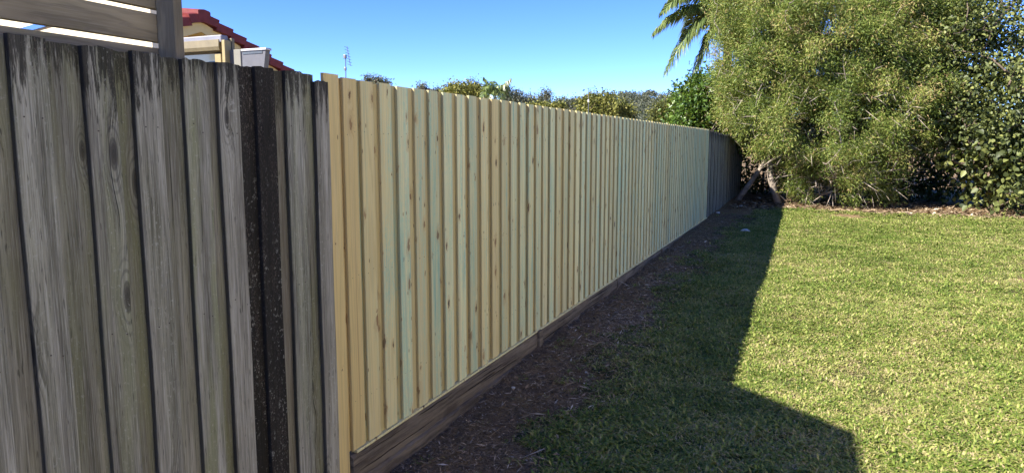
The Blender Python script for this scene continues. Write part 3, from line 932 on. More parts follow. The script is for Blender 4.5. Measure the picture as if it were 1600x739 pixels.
# ------------------------------------------------------------------ things beyond the fence
def treetop(name, label, lobes_px, r, n, per, spread, L, W, leafm, seed, group=None, tintc=.5, shell=.6):
    lobes = []
    for (cx, cy, rx, ry) in lobes_px:
        c = at_r(cx, cy, r); k = (c - _C).length / FPX
        lobes.append((c.x, c.y, c.z, rx * k, rx * k * .8, ry * k))
    b = at_r(np.mean([l[0] for l in lobes_px]), 225, r)
    return leafy(name, label, 'tree', lobes, n, per, spread, L, W, leafm, M['bark_dark'], (b.x, b.y, 0.0), .012 * r ** .75, seed, tintc, .2, group, shell=shell)
treetop('round_tree', 'round olive green tree beyond fence left of the far hill', [(945, 172, 36, 22), (922, 172, 20, 17), (972, 180, 20, 14)], 70, 240, 60, .30, .26, .16, M['leaf_olive'], 41)
treetop('round_tree', 'small rounded shrub-like tree beyond fence beside bright leafy tree', [(1036, 186, 17, 18), (1050, 180, 14, 18)], 45, 120, 46, .25, .17, .10, M['leaf_olive'], 42, tintc=.35)
treetop('gum_tree', 'sparse grey treetop just above fence, nearest the TV antenna', [(583, 124, 10, 5), (601, 130, 8, 3)], 90, 26, 46, .28, .30, .12, M['leaf_gum'], 43)
treetop('gum_tree', 'small dark treetop just above fence left of olive trees', [(658, 138, 9, 4), (682, 143, 5, 2.5)], 90, 22, 46, .28, .30, .12, M['leaf_gum'], 44)
treetop('olive_tree', 'low yellow-green tree above fence left of the small palm', [(712, 145, 17, 8), (728, 146, 14, 9), (748, 148, 12, 8)], 75, 120, 50, .36, .28, .17, M['leaf_olive'], 45, tintc=.72)
treetop('gum_tree', 'bare-looking brown-grey treetop behind low yellow-green tree', [(738, 138, 11, 7), (701, 140, 6, 5)], 95, 36, 40, .38, .28, .10, M['leaf_gum'], 46)
for k, (cx, cy, rx, ry, lab) in enumerate([
        (806, 153, 8, 9, 'narrow dark gum treetop right of the small palm'),
        (826, 157, 13, 7, 'wide low gum treetop second right of small palm'),
        (851, 153, 9, 9, 'tallest upright gum treetop midway between small palm and round tree'),
        (878, 162, 13, 7, 'grey gum treetop left of the thin pole beside round tree'),
        (899, 163, 8, 6, 'small gum treetop touching left side of round olive tree'),
        (792, 146, 5, 8, 'thin wispy gum treetop touching right side of small palm')]):
    treetop('gum_tree', lab, [(cx, cy, rx, ry), (cx - rx * .5, cy + 10, rx * 1.1, ry)], 130, 46, 46, .5, .42, .16, M['leaf_gum'], 50 + k, 'gum trees along the skyline', .4 + .05 * (k % 3))
treetop('olive_tree', 'low olive tree just above fence left of round tree', [(865, 172, 18, 7), (840, 170, 14, 5)], 75, 80, 46, .32, .26, .15, M['leaf_olive'], 58, tintc=.55)
# small palm
sp_c = at_r(774, 152, 60)
sp = empty('palm_tree', (sp_c.x, sp_c.y, .0))
tag(sp, 'small distant palm poking up behind middle of new fence', 'palm')
tr = MB().tube([(sp_c.x, sp_c.y, 0), (sp_c.x, sp_c.y, sp_c.z)], [.17, .13], 8)
child(mesh('trunk', tr.v, tr.f, True), 'trunk', M['bark_pale'], sp)
for k, (tx, ty, dr, sag) in enumerate([(756, 122, 0, .15), (798, 124, 0, .15), (752, 152, -1, .7), (762, 162, -1.3, .9), (786, 162, -1.2, .9), (799, 154, 0, .7), (770, 128, 1, .15), (758, 140, -1, .6), (794, 140, -.6, .6)]):
    tip = at_r(tx, ty, 60 + dr)
    frond(sp_c, tip, sag, 46, 1.0, 170 + k, sp)

# ---- TV aerials
M['galv'] = simple('dull_galvanised_steel', (.18, .18, .19), .5, .2, 20, .4, .7)
def aerial(name, label, px, top, r, th, boom, tilt):
    b = at_r(px, 222, r); tp = at_r(px, top, r)
    o = empty(name, (b.x, b.y, 0)); tag(o, label, 'aerial')
    m = MB().tube([(b.x, b.y, 0), (tp.x, tp.y, tp.z)], th, 6)
    child(mesh('mast', m.v, m.f), 'mast', M['galv'], o)
    return o, tp
k25 = 25 / FPX
ae, tp = aerial('tv_aerial', 'thin TV aerial on mast above near end of new fence', 540, 88, 25, .016, 0, 0)
d = ray(541, 90); rt = Vector((d.y, -d.x, 0)).normalized(); fw = Vector((d.x, d.y, 0)).normalized()
m = MB()
a0, a1 = at_r(542, 73, 25), at_r(547.5, 103, 24.6)
m.tube([a0, a1], .012, 5)
child(mesh('boom', m.v, m.f), 'boom', M['galv'], ae)
for k in range(7):
    p = a0.lerp(a1, .06 + k * .15)
    m = MB().tube([p - rt * .09 - fw * .25, p + rt * .06 + fw * .25], .006, 5)
    child(mesh('element', m.v, m.f), 'element', M['galv'], ae)
m = MB().box((-.05, -.04, -.06), (.05, .04, .06), .01)
o = link('clamp_box', mesh('clamp_box', m.v, m.f), M['galv'], ae, at_r(539, 89, 25))
m = MB().box((-.04, -.03, -.05), (.04, .03, .05), .01)
o = link('clamp_box', mesh('clamp_box', m.v, m.f), M['galv'], ae, at_r(539.5, 108, 25))
ae2, tp = aerial('tv_aerial', 'thin pole aerial standing before the round olive tree', 919.5, 138, 52, .022, 0, 0)
m = MB().tube([at_r(917, 138.6, 52), at_r(929, 138.0, 52)], .018, 5)
child(mesh('boom', m.v, m.f), 'boom', M['galv'], ae2)
m = MB().box((-.05, -.05, -.10), (.05, .05, .10), .02)
link('dish', mesh('dish', m.v, m.f), simple('pale_plastic', (.6, .6, .58), .5, .05), ae2, at_r(919.5, 158, 52))

# ---- house with the red tiled gable
M['cream'] = simple('cream_render', (.74, .53, .20), .85, .05, 3, .2)
M['cream_trim'] = simple('cream_trim_paint', (.78, .60, .26), .55, .05, 5, .35)
M['tile'] = simple('red_roof_tile', (.20, .035, .028), .65, .3, 6, .35)
M['sheet'] = simple('pale_grey_metal', (.50, .50, .52), .4, .08, 10, .5)
M['blind'] = simple('shaded_glass', (.10, .11, .11), .2, .1, 3, .6)  # one even dark grey for panes, patio screen and rain head slot
HX = -7.3
apex = at_x(317, 17, HX)
PITCH_R = .345
hs = empty('gable_house', (HX - 4, apex.y, 0))
tag(hs, 'cream house with red tiled gable roof behind weathered fence', 'house')
def hchild(mb, name, mat): return child(mesh(name, mb.v, mb.f), name, mat, hs)
ay, az = apex.y, apex.z - .165          # top of the fascia at the ridge
LEN, DEP = 4.6, 9.0
gw = MB()
for (x0, x1) in ((HX - .45, HX - .55), (HX - DEP, HX - DEP + .1)):
    xa, xb = max(x0, x1), min(x0, x1)
    yw = LEN - .5
    P = [(ay - yw, 0), (ay + yw, 0), (ay + yw, az - .10 - yw * PITCH_R), (ay, az - .10), (ay - yw, az - .10 - yw * PITCH_R)]
    V = [(xa, y, z) for y, z in P] + [(xb, y, z) for y, z in P]
    gw.add(V, [(0, 1, 2, 3, 4), (9, 8, 7, 6, 5)] + [(i, i + 5, (i + 1) % 5 + 5, (i + 1) % 5) for i in range(5)])
hchild(gw, 'gable_wall', M['cream'])
sw = MB()
for s in (-1, 1):
    ye = ay + s * (LEN - .5)
    sw.box((HX - DEP + .1, min(ye, ye - s * .1), 0), (HX - .55, max(ye, ye - s * .1), az - .14 - (LEN - .5) * PITCH_R))
hchild(sw, 'side_wall', M['cream'])
for s in (-1, 1):      # sloping fascia boards, each a part
    P = []
    for x in (HX - .10, HX - .06):
        for (yv, dz) in ((0, 0), (LEN, 0)):
            for h in (-.17, 0):
                P.append((x, ay + s * yv, az + h - yv * PITCH_R))
    order = [P[0], P[4], P[2], P[6], P[1], P[5], P[3], P[7]]
    if s < 0: order = [P[2], P[6], P[0], P[4], P[3], P[7], P[1], P[5]]
    hchild(MB().hull8(order), 'fascia', M['cream_trim'])
    # soffit
    P = [(x, ay + s * yv, az - .165 - h - yv * PITCH_R) for h in (.012, 0) for yv in (0, LEN) for x in (HX - .46, HX - .101)]
    hchild(MB().hull8(P), 'soffit', M['cream_trim'])
# roof slopes in courses
rf = {}
for s in (-1, 1):
    rs = MB()
    n = 15; step = LEN / n
    for k in range(n):
        y0, y1 = k * step, (k + 1) * step + .02
        P = [(x, ay + s * yv, az + .035 + dz - yv * PITCH_R) for dz in (-.03, .012) for (yv) in (y0, y1) for x in (HX - DEP, HX - .1)]
        P = [(p[0], p[1], p[2] + (.025 if abs(abs(p[1] - ay) - y1) < 1e-6 else 0)) for p in P]
        rs.hull8(P)
    rf[s] = hchild(rs, 'roof', M['tile'])
def tile_piece(L, w, h):
    m = MB()
    P = [(-w / 2, -h), (-w / 2, h * .15), (-w * .4, h * .28), (0, h * .42), (w * .4, h * .28), (w / 2, h * .15), (w / 2, -h)]
    V = [(x, 0, z) for x, z in P] + [(x * 1.08, L, z + .05) for x, z in P]
    n = len(P)
    m.add(V, [tuple(range(n)), tuple(range(2 * n - 1, n - 1, -1))] + [(i, i + n, (i + 1) % n + n, (i + 1) % n) for i in range(n)])
    return m
step = .325
tm = tile_piece(.34, .22, .115); tme = mesh('verge_tile', tm.v, tm.f); tme.materials.append(M['tile'])
sl = math.atan(PITCH_R)
for s in (-1, 1):
    for k in range(16):
        yv = (k * step - .02) * math.cos(sl)
        o = bpy.data.objects.new('verge_tile', tme); COL.objects.link(o); o.parent = hs
        o.location = Vector((HX - .09, ay + s * yv, az + .095 - yv * PITCH_R)) - hs.location
        o.rotation_euler = (-sl, 0, 0) if s > 0 else (-sl, 0, math.pi)
tm = tile_piece(.42, .26, .12); rme = mesh('ridge_tile', tm.v, tm.f); rme.materials.append(M['tile'])
for k in range(21):
    o = bpy.data.objects.new('ridge_tile', rme); COL.objects.link(o); o.parent = hs
    o.location = Vector((HX + .03 - k * .41, ay, az + .13)) - hs.location
    o.rotation_euler = (0, 0, math.pi / 2)
# patio roof, gutter, post and rain head standing before the gable
PYY = 7.2
M['beige'] = simple('dull_beige_metal', (.20, .165, .095), .5, .15, 6, .35)  # darkened base colours stand for shade on these sunlit patio parts
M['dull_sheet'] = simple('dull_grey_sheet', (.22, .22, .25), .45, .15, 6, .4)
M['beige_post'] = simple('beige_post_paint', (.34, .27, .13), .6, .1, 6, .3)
def hbox(name, mat, Y, x0, y0, x1, y1, depth, bev=.0):
    a, b = at_y(x0, y0, Y), at_y(x1, y1, Y)
    return hchild(MB().box((min(a.x, b.x), Y, min(a.z, b.z)), (max(a.x, b.x), Y + depth, max(a.z, b.z)), bev), name, mat)
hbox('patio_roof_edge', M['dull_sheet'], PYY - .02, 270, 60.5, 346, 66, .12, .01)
ga, gb = at_y(272, 66.5, PYY), at_y(345, 82, PYY)
prof = [(0, 0), (.03, -.01), (.035, -.10), (.02, -.145), (-.05, -.17), (-.10, -.17), (-.10, 0)]
sc_ = (ga.z - gb.z) / .17
g = MB()
V = [(ga.x, PYY - x, ga.z + z * sc_) for x, z in prof] + [(gb.x, PYY - x, ga.z + z * sc_) for x, z in prof]
n = len(prof)
g.add(V, [tuple(range(n))[::-1], tuple(range(n, 2 * n))] + [(i, (i + 1) % n, (i + 1) % n + n, i + n) for i in range(n)])
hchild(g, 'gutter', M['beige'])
q0, q1 = at_y(345.5, 63, PYY - .03), at_y(350.8, 63, PYY - .03)
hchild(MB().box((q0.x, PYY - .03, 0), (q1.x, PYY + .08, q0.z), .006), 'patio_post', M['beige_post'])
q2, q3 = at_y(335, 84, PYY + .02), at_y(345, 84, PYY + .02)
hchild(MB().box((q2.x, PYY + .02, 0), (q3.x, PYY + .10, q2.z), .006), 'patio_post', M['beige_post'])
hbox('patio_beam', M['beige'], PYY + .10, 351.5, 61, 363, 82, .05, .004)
hbox('patio_screen', M['blind'], PYY + .35, 270, 82, 340, 150, .05)
hbox('side_panel', simple('pale_wall_panel', (.22, .21, .18), .7, .1), PYY + .05, 351.5, 79, 378, 130, .06, .004)  # panel colour darkened for shade as well
RY = PYY - .1
ra, rb = at_y(378, 80, RY), at_y(415, 80, RY); rc = at_y(410.5, 106, RY)
zt = (ra.z + rb.z) / 2; zl = rc.z - .1
M['rain'] = simple('grey_rain_head', (.13, .13, .14), .4, .08, 10, .5)  # grey taken down to stand for shade on the rain head
P = [(ra.x, RY, zl), (rc.x, RY, zl), (ra.x, RY + .08, zl), (rc.x, RY + .08, zl), (ra.x, RY, zt), (rb.x, RY, zt), (ra.x, RY + .08, zt), (rb.x, RY + .08, zt)]
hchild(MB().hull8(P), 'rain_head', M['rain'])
hchild(MB().box((ra.x - .01, RY - .015, zt + .002), (rb.x + .02, RY + .09, zt + .028), .006), 'rain_head_rim', M['sheet'])
hchild(MB().box((ra.x + .015, RY - .006, zt - .035), (rb.x - .05, RY + .001, zt - .008)), 'rain_head_slot', M['blind'])
rp = (ra.x + rc.x) / 2
hchild(MB().box((rp - .05, RY + .01, 0), (rp + .05, RY + .075, zl + .01), .01), 'downpipe', M['cream_trim'])

# ---- cream shed seen through the gaps of the screen
M['cream_wall'] = simple('cream_painted_wall', (.82, .72, .52), .8, .04, 3, .2)
shed = empty('rendered_wall', (-4.8, 4.3, 0))
tag(shed, 'sunlit cream rendered wall glimpsed through gaps of slat screen', 'wall')
child(mesh('wall', *(lambda m: (m.v, m.f))(MB().box((-7.2, 4.2, 0), (-2.80, 4.48, 3.0)))), 'wall', M['cream_wall'], shed)
child(mesh('coping', *(lambda m: (m.v, m.f))(MB().box((-7.25, 4.15, 3.002), (-2.80, 4.53, 3.07), .01))), 'coping', M['cream_wall'], shed)
bp = MB()  # flat blue strip stands in for sky between the cream pieces
q = [at_y(26, 47, 4.196), at_y(62, 36.5, 4.196), at_y(84, 39, 4.196), at_y(48, 49, 4.196)]
bp.add([tuple(p) for p in q] + [(p.x, p.y - .012, p.z) for p in q], [(0, 1, 2, 3), (7, 6, 5, 4)] + [(i, i + 4, (i + 1) % 4 + 4, (i + 1) % 4) for i in range(4)])
child(mesh('blue_strip', bp.v, bp.f), 'blue_strip', simple('blue_paint', (.06, .17, .55), .5, .05), shed)

# ---- unseen neighbouring house, added so its eave and verge throw the near shadow
EZ = 3.7; EX = 2.33 - .81 * EZ; EY = 4.38 - .95 * EZ; RP = .51
nb = empty('neighbour_house', (EX - 4, EY - 5, 0))
tag(nb, 'neighbouring house beside the near fence casting the corner shadow on lawn', 'house')
W2 = 4.0
rv = MB()
for s in (0, 1):
    x0, x1 = EX, EX - W2
    if s: x0, x1 = EX - 2 * W2, EX - W2
    zt_ = EZ + W2 * RP
    P = [(x0, EY - 11, EZ - .12), (x0, EY, EZ - .12), (x1, EY - 11, zt_ - .12), (x1, EY, zt_ - .12), (x0, EY - 11, EZ), (x0, EY, EZ), (x1, EY - 11, zt_), (x1, EY, zt_)]
    rv.hull8(P)
child(mesh('roof', rv.v, rv.f), 'roof', M['tile'], nb)
wv = MB().box((EX - 2 * W2 + .55, EY - 10.5, 0), (EX - .55, EY - .45, EZ - .13))
a = EX - 2 * W2 + .55; b = EX - .55; mx_ = EX - W2; zg = EZ + W2 * RP - .14 - .0
wv.add([(a, EY - .45, EZ - .132), (b, EY - .45, EZ - .132), (mx_, EY - .45, zg), (a, EY - .65, EZ - .132), (b, EY - .65, EZ - .132), (mx_, EY - .65, zg)],
       [(0, 1, 2), (5, 4, 3), (0, 2, 5, 3), (1, 4, 5, 2)])
child(mesh('wall', wv.v, wv.f), 'wall', M['cream_wall'], nb)
child(mesh('gutter', *(lambda m: (m.v, m.f))(MB().box((EX - .02, EY - 10.98, EZ - .22), (EX + .004, EY - .02, EZ - .125), .004))), 'gutter', M['cream_trim'], nb)

# ---- unseen house added along the lawn's right: sunlit wall bounces light onto the fence
oh = empty('yard_house', (9.0, -.5, 0))
tag(oh, 'long cream rendered house with grey roof along the lawn\'s near right side', 'house')
OX, OY0, OY1, OZ = 5.2, -11.0, 8.4, 2.75
def ochild(mb, name, mat): return child(mesh(name, mb.v, mb.f), name, mat, oh)
wins = [(-8.5, -6.9, 1.0, 2.1), (-4.2, -3.3, .12, 2.12), (.6, 2.0, 1.0, 2.1), (5.2, 6.4, 1.2, 2.1)]
wm = MB(); yv = OY0
for (a, b, z0, z1) in wins:
    wm.box((OX, yv, -.1), (OX + .2, a, OZ)); wm.box((OX, a, z1), (OX + .2, b, OZ)); wm.box((OX, a, -.1), (OX + .2, b, z0)); yv = b
wm.box((OX, yv, -.1), (OX + .2, OY1, OZ))
wm.box((OX + .2, OY1 - .2, -.1), (OX + 8, OY1, OZ)); wm.box((OX + .2, OY0, -.1), (OX + 8, OY0 + .2, OZ)); wm.box((OX + 7.8, OY0 + .2, -.1), (OX + 8, OY1 - .2, OZ))
ochild(wm, 'wall', M['cream_wall'])
for i, (a, b, z0, z1) in enumerate(wins):
    fm_ = MB()
    for (y0, y1, q0, q1) in ((a, a + .05, z0, z1), (b - .05, b, z0, z1), (a + .05, b - .05, z0, z0 + .05), (a + .05, b - .05, z1 - .05, z1), ((a + b) / 2 - .02, (a + b) / 2 + .02, z0 + .05, z1 - .05)):
        fm_.box((OX + .06, y0, q0), (OX + .12, y1, q1))
    w_ = ochild(fm_, 'door' if i == 1 else 'window', M['cream_trim'])
    g_ = MB().box((OX + .088, a + .03, z0 + .03), (OX + .094, b - .03, z1 - .03))
    o = link('pane', mesh('pane', g_.v, g_.f), M['blind']); o.parent = w_; o.location = (0, 0, 0)
for s_ in (0, 1):
    xe, xr = (OX - .45, OX + 4) if not s_ else (OX + 8.45, OX + 4)
    ze, zr = OZ + .02, OZ + .02 + 4.45 * .4
    P = [(xe, OY0 - .4, ze), (xe, OY1 + .3, ze), (xr, OY0 - .4, zr), (xr, OY1 + .3, zr), (xe, OY0 - .4, ze + .08), (xe, OY1 + .3, ze + .08), (xr, OY0 - .4, zr + .08), (xr, OY1 + .3, zr + .08)]
    ochild(MB().hull8(P), 'roof', M['sheet'])
for yg in (OY0 + .1, OY1 - .1):
    gb_ = MB().add([(OX, yg - .1, OZ + .001), (OX + 8, yg - .1, OZ + .001), (OX + 4, yg - .1, OZ + 1.6), (OX, yg + .1, OZ + .001), (OX + 8, yg + .1, OZ + .001), (OX + 4, yg + .1, OZ + 1.6)], [(0, 1, 2), (5, 4, 3), (0, 2, 5, 3), (1, 4, 5, 2)])
    ochild(gb_, 'gable_wall', M['cream_wall'])

# ------------------------------------------------------------------ far hill with its wood
HR = 720.0
hp = [(480, 190), (560, 176), (640, 178), (720, 182), (780, 178), (830, 174), (880, 168), (930, 159), (970, 153), (1010, 152), (1045, 156), (1090, 166), (1150, 172), (1300, 185), (1700, 200)]
hv, hf = [], []
hpx = np.arange(440, 1700, 10)
hy = np.interp(hpx, [p[0] for p in hp], [p[1] for p in hp])
rows = [(1.35, 0), (1.12, .8), (1.0, 1), (.9, .78), (.78, .45), (.62, .12), (.5, 0)]
for (fr, hh) in rows:
    for x_, y_ in zip(hpx, hy):
        c = at_r(float(x_), float(y_), HR)
        q = at_r(float(x_), 226.0, HR * fr)
        hv.append((q.x, q.y, -.5 + (c.z) * hh))
nn = len(hpx)
for r_ in range(len(rows) - 1):
    for i in range(nn - 1):
        hf.append((r_ * nn + i, r_ * nn + i + 1, (r_ + 1) * nn + i + 1, (r_ + 1) * nn + i))
M['hill'] = simple('hill_scrub', (.075, .075, .045), .95, .3, .05, .1)
hill = link('hill', mesh('hill', hv, hf, True), M['hill']); tag(hill, kind='structure')
rng = np.random.default_rng(91)
nt = 1500
tpx = rng.uniform(560, 1130, nt); fr = rng.uniform(.60, 1.03, nt)
C = np.zeros((nt, 3))
rf_ = np.array([r[0] for r in rows][::-1]); rh_ = np.array([r[1] for r in rows][::-1])
for i in range(nt):
    top = at_r(float(tpx[i]), float(np.interp(tpx[i], hpx, hy)), HR)
    q = at_r(float(tpx[i]), 226.0, HR * fr[i])
    C[i] = (q.x, q.y, top.z * np.interp(fr[i], rf_, rh_) - .5)
ht = rng.uniform(5, 11, nt)
per = 46
k = np.repeat(np.arange(nt), per)
d = unit(rng.normal(size=(nt * per, 3))) * (rng.random((nt * per, 1)) ** .4)
P = C[k] + np.stack([d[:, 0] * ht[k] * .42, d[:, 1] * ht[k] * .42, ht[k] * .62 + d[:, 2] * ht[k] * .38], -1)
ti = np.clip(rng.normal(.45, .2, nt)[k] + rng.normal(0, .15, nt * per), 0, 1)
wl_ = leaf_mesh('hill_wood', P, unit(rng.normal(size=P.shape)), unit(rng.normal(size=P.shape) + np.array([0, 0, 1.2])), rng.uniform(1.0, 2.2, len(P)), rng.uniform(.8, 1.5, len(P)), ti, .2)
hw = link('hill_wood', wl_, M['leaf_gum']); tag(hw, 'grey-green wood covering the far hill', 'wood', kind='stuff')
# pale trunks in the wood
sel = rng.choice(nt, 400, replace=False)
tk = leaf_mesh('trunks', C[sel], np.tile([0, 0, 1.0], (400, 1)), unit(rng.normal(size=(400, 3)) * [1, 1, 0.01]), ht[sel] * .8, np.full(400, .5), rng.random(400), .3)
o = link('trunks', tk, M['bark_pale'], hw); o['kind'] = 'stuff'

# ------------------------------------------------------------------ grass and litter
SRC = bpy.data.collections.new('tuft_sources')
def mat_grass():
    t = NT('carpet_grass')
    at = t.node('ShaderNodeAttribute', attribute_name='tint').outputs['Fac']
    pos = t.node('ShaderNodeNewGeometry').outputs['Position']
    rnd = t.node('ShaderNodeObjectInfo').outputs['Random']
    big = t.noise(pos, .55, 3, .55); med = t.noise(pos, 2.6, 3, .6)
    v = t.addn(t.addn(at, .05), t.addn(t.mul(t.math('SUBTRACT', big, .5), .9), t.addn(t.mul(t.math('SUBTRACT', med, .5), .9), t.mul(t.math('SUBTRACT', rnd, .5), .3))))
    col = t.ramp(v, [(.0, (.062, .105, .016)), (.32, (.135, .20, .030)), (.55, (.235, .29, .056)), (.75, (.385, .37, .12)), (.9, (.45, .39, .175)), (1, (.46, .37, .21))])
    p = t.principled(col, .5, None, .3)
    tr = t.node('ShaderNodeBsdfTranslucent'); t.put(tr.inputs[0], col)
    return t.finish(t.node('ShaderNodeMixShader', {0: .28, 1: p, 2: tr.outputs[0]}).outputs[0])
M['grass'] = mat_grass()
def tuft(name, nbl, rad, L, W, seed, mean, flat):
    r = np.random.default_rng(seed)
    V, Q, tint = [], [], []
    for b in range(nbl):
        a = r.uniform(0, 2 * math.pi); rr_ = rad * math.sqrt(r.random())
        p = np.array([rr_ * math.cos(a), rr_ * math.sin(a), 0.0])
        az_ = r.uniform(0, 2 * math.pi); el = r.uniform(*flat)
        h = np.array([math.cos(az_), math.sin(az_), 0]); sd = np.array([-h[1], h[0], 0])
        l = L * r.uniform(.55, 1.35); w = W * r.uniform(.6, 1.3)
        m = p + (h * math.cos(el) + np.array([0, 0, math.sin(el)])) * l * .55
        e2 = el - r.uniform(.4, 1.1)
        e = m + (h * math.cos(e2) + np.array([0, 0, math.sin(e2)])) * l * .5
        e[2] = max(e[2], .003)
        k0 = len(V)
        V += [p - sd * w * .35, p + sd * w * .35, m + sd * w * .5, m - sd * w * .5, e]
        Q += [(k0, k0 + 1, k0 + 2, k0 + 3), (k0 + 3, k0 + 2, k0 + 4)]
        v = float(np.clip(r.normal(mean, .2), 0, 1))
        if r.random() < .14: v = min(1, v + .4)
        tint += [v, v + .03]
    me = mesh(name, V, Q)
    at = me.attributes.new('tint', 'FLOAT', 'FACE'); at.data.foreach_set('value', np.array(tint, np.float32))
    me.materials.append(M['grass'])
    o = bpy.data.objects.new(name, me); SRC.objects.link(o)
    return o
for k in range(6):
    tuft('tuft_%d' % k, 22, .05, [.048, .05, .045, .05, .042, .062][k], [.0075, .008, .007, .0075, .006, .011][k], 400 + k, [.42, .5, .45, .55, .66, .30][k], (.08, .95))

def scatter(name, P, rotz, scale, kind_idx, coll, label, cat, mat):
    me = bpy.data.meshes.new(name)
    me.vertices.add(len(P)); me.vertices.foreach_set('co', np.ascontiguousarray(P, np.float32).ravel())
    for nm, ty, val in (('rz', 'FLOAT', rotz), ('sc', 'FLOAT', scale), ('ki', 'INT', kind_idx)):
        at = me.attributes.new(nm, ty, 'POINT')
        at.data.foreach_set('value', np.ascontiguousarray(val, np.float32 if ty == 'FLOAT' else np.int32))
    me.materials.append(mat)
    o = bpy.data.objects.new(name, me); COL.objects.link(o)
    tag(o, label, cat, kind='stuff')
    ng = bpy.data.node_groups.new(name, 'GeometryNodeTree')
    ng.interface.new_socket('Geometry', in_out='INPUT', socket_type='NodeSocketGeometry')
    ng.interface.new_socket('Geometry', in_out='OUTPUT', socket_type='NodeSocketGeometry')
    N, L = ng.nodes, ng.links
    gi, go = N.new('NodeGroupInput'), N.new('NodeGroupOutput')
    ci = N.new('GeometryNodeCollectionInfo'); ci.inputs['Collection'].default_value = coll
    ci.inputs['Separate Children'].default_value = True; ci.inputs['Reset Children'].default_value = True
    iop = N.new('GeometryNodeInstanceOnPoints'); iop.inputs['Pick Instance'].default_value = True
    def named(nm, ty):
        x = N.new('GeometryNodeInputNamedAttribute'); x.data_type = ty; x.inputs[0].default_value = nm
        return x.outputs[0]
    cx = N.new('ShaderNodeCombineXYZ'); L.new(named('rz', 'FLOAT'), cx.inputs[2])
    e2r = N.new('FunctionNodeEulerToRotation'); L.new(cx.outputs[0], e2r.inputs[0])
    L.new(gi.outputs[0], iop.inputs['Points']); L.new(ci.outputs[0], iop.inputs['Instance'])
    L.new(named('ki', 'INT'), iop.inputs['Instance Index']); L.new(e2r.outputs[0], iop.inputs['Rotation'])
    L.new(named('sc', 'FLOAT'), iop.inputs['Scale']); L.new(iop.outputs[0], go.inputs[0])
    md = o.modifiers.new('scatter', 'NODES'); md.node_group = ng
    return o

rng = np.random.default_rng(55)
def lawn_points(x0, x1, y0, y1, dens):
    n = int((x1 - x0) * (y1 - y0) * dens)
    return rng.uniform(x0, x1, n), rng.uniform(y0, y1, n)
zones = [(.1, 3.6, 2.3, 5.5, 1500, .80), (.1, 4.4, 5.5, 9, 1100, .85), (.1, 5.6, 9, 13.5, 750, .95), (.1, 7.6, 13.5, 19, 480, 1.1)]
PX_, PY_, PS_ = [], [], []
for (x0, x1, y0, y1, de, s_) in zones:
    x_, y_ = lawn_points(x0, x1, y0, y1, de)
    PX_.append(x_); PY_.append(y_); PS_.append(np.full(len(x_), s_))
px_, py_, ps_ = map(np.concatenate, (PX_, PY_, PS_))
ed = soil_edge(py_) + (_hash_noise(px_ + 9, py_ + 9, 2.2, 11) - .5) * .5 + (_hash_noise(px_ + 9, py_ + 9, 7, 12) - .5) * .25
pr = np.clip((px_ - ed + .06) / .5, 0, 1) ** 1.1 + .018 * (px_ > .12)
bedm = 1 - np.clip((py_ - (17.3 - .10 * (px_ - 2.3))) / .5, 0, 1)
pat = np.exp(-(((px_ - 4.45) / .5) ** 2 + ((py_ - 9.95) / .22) ** 2) * 1.6) + np.exp(-(((px_ - 2.7) / .55) ** 2 + ((py_ - 16.7) / .5) ** 2) * 1.2)
pr *= bedm * np.clip(1.15 - pat * 1.3, 0, 1)
# thin spots
thin = _hash_noise(px_ + 5, py_ + 5, 1.7, 21) * .6 + _hash_noise(px_ + 5, py_ + 5, 5.5, 22) * .4
pr *= np.clip(.45 + thin * 1.1, 0, 1)
keep = rng.random(len(px_)) < pr
px_, py_, ps_, thin = px_[keep], py_[keep], ps_[keep], thin[keep]
P = np.stack([px_, py_, ground_z(px_, py_) - .004], -1)
scatter('grass', P, rng.uniform(0, 6.283, len(px_)), ps_ * rng.uniform(.7, 1.3, len(px_)) * np.clip(.7 + thin * .5, .6, 1.2), rng.integers(0, 6, len(px_)), SRC,
        'short green carpet grass of the lawn, half in fence shade', 'grass', M['grass'])

# litter on the soil strip: straw, bark chips, twigs and crumbs
def mat_litter():
    t = NT('dry_litter')
    at = t.node('ShaderNodeAttribute', attribute_name='tint').outputs['Fac']
    col = t.ramp(at, [(0, (.085, .060, .038)), (.35, (.20, .145, .092)), (.6, (.35, .25, .155)), (.82, (.52, .41, .27)), (1, (.66, .58, .46))])
    return t.finish(t.principled(col, .85, None, .15))
M['litter'] = mat_litter()
def litter(name, label, x_, y_, seed, L, W, cat='litter', bright=.4):
    r = np.random.default_rng(seed)
    n = len(x_)
    z = ground_z(x_, y_) + r.uniform(.001, .010, n)
    a = r.uniform(0, 6.283, n)
    D = np.stack([np.cos(a), np.sin(a), r.normal(0, .22, n)], -1)
    N = unit(np.stack([r.normal(0, .35, n), r.normal(0, .35, n), np.ones(n)], -1))
    me = leaf_mesh(name, np.stack([x_, y_, z], -1), D, N, L * r.lognormal(0, .5, n), W * r.lognormal(0, .4, n), np.clip(r.normal(bright, .25, n), 0, 1), .35)
    o = link(name, me, M['litter']); tag(o, label, cat, kind='stuff'); return o
n = 80000
y_ = 2.4 + (rng.random(n) ** 1.5) * 13.5
x_ = .03 + rng.random(n) * (soil_edge(y_) + .45)
keep = rng.random(n) < np.clip((soil_edge(y_) + .45 - x_) / .35, 0, 1)
soil_n = 1400
ys2 = 2.4 + (rng.random(soil_n) ** 1.5) * 13; xs2 = .05 + rng.random(soil_n) * (soil_edge(ys2) + .25)
litter('bark_chips', 'larger bark chips and dry stalks on the bare soil along fence', xs2, ys2, 66, .060, .009, bright=.55)
ys3 = np.concatenate([rng.normal(6.3, .45, 2600), rng.normal(8.6, .8, 1600), rng.normal(11, 1.2, 1400)]); xs3 = np.concatenate([rng.normal(.50, .16, 2600), rng.normal(.42, .15, 1600), rng.normal(.45, .15, 1400)])
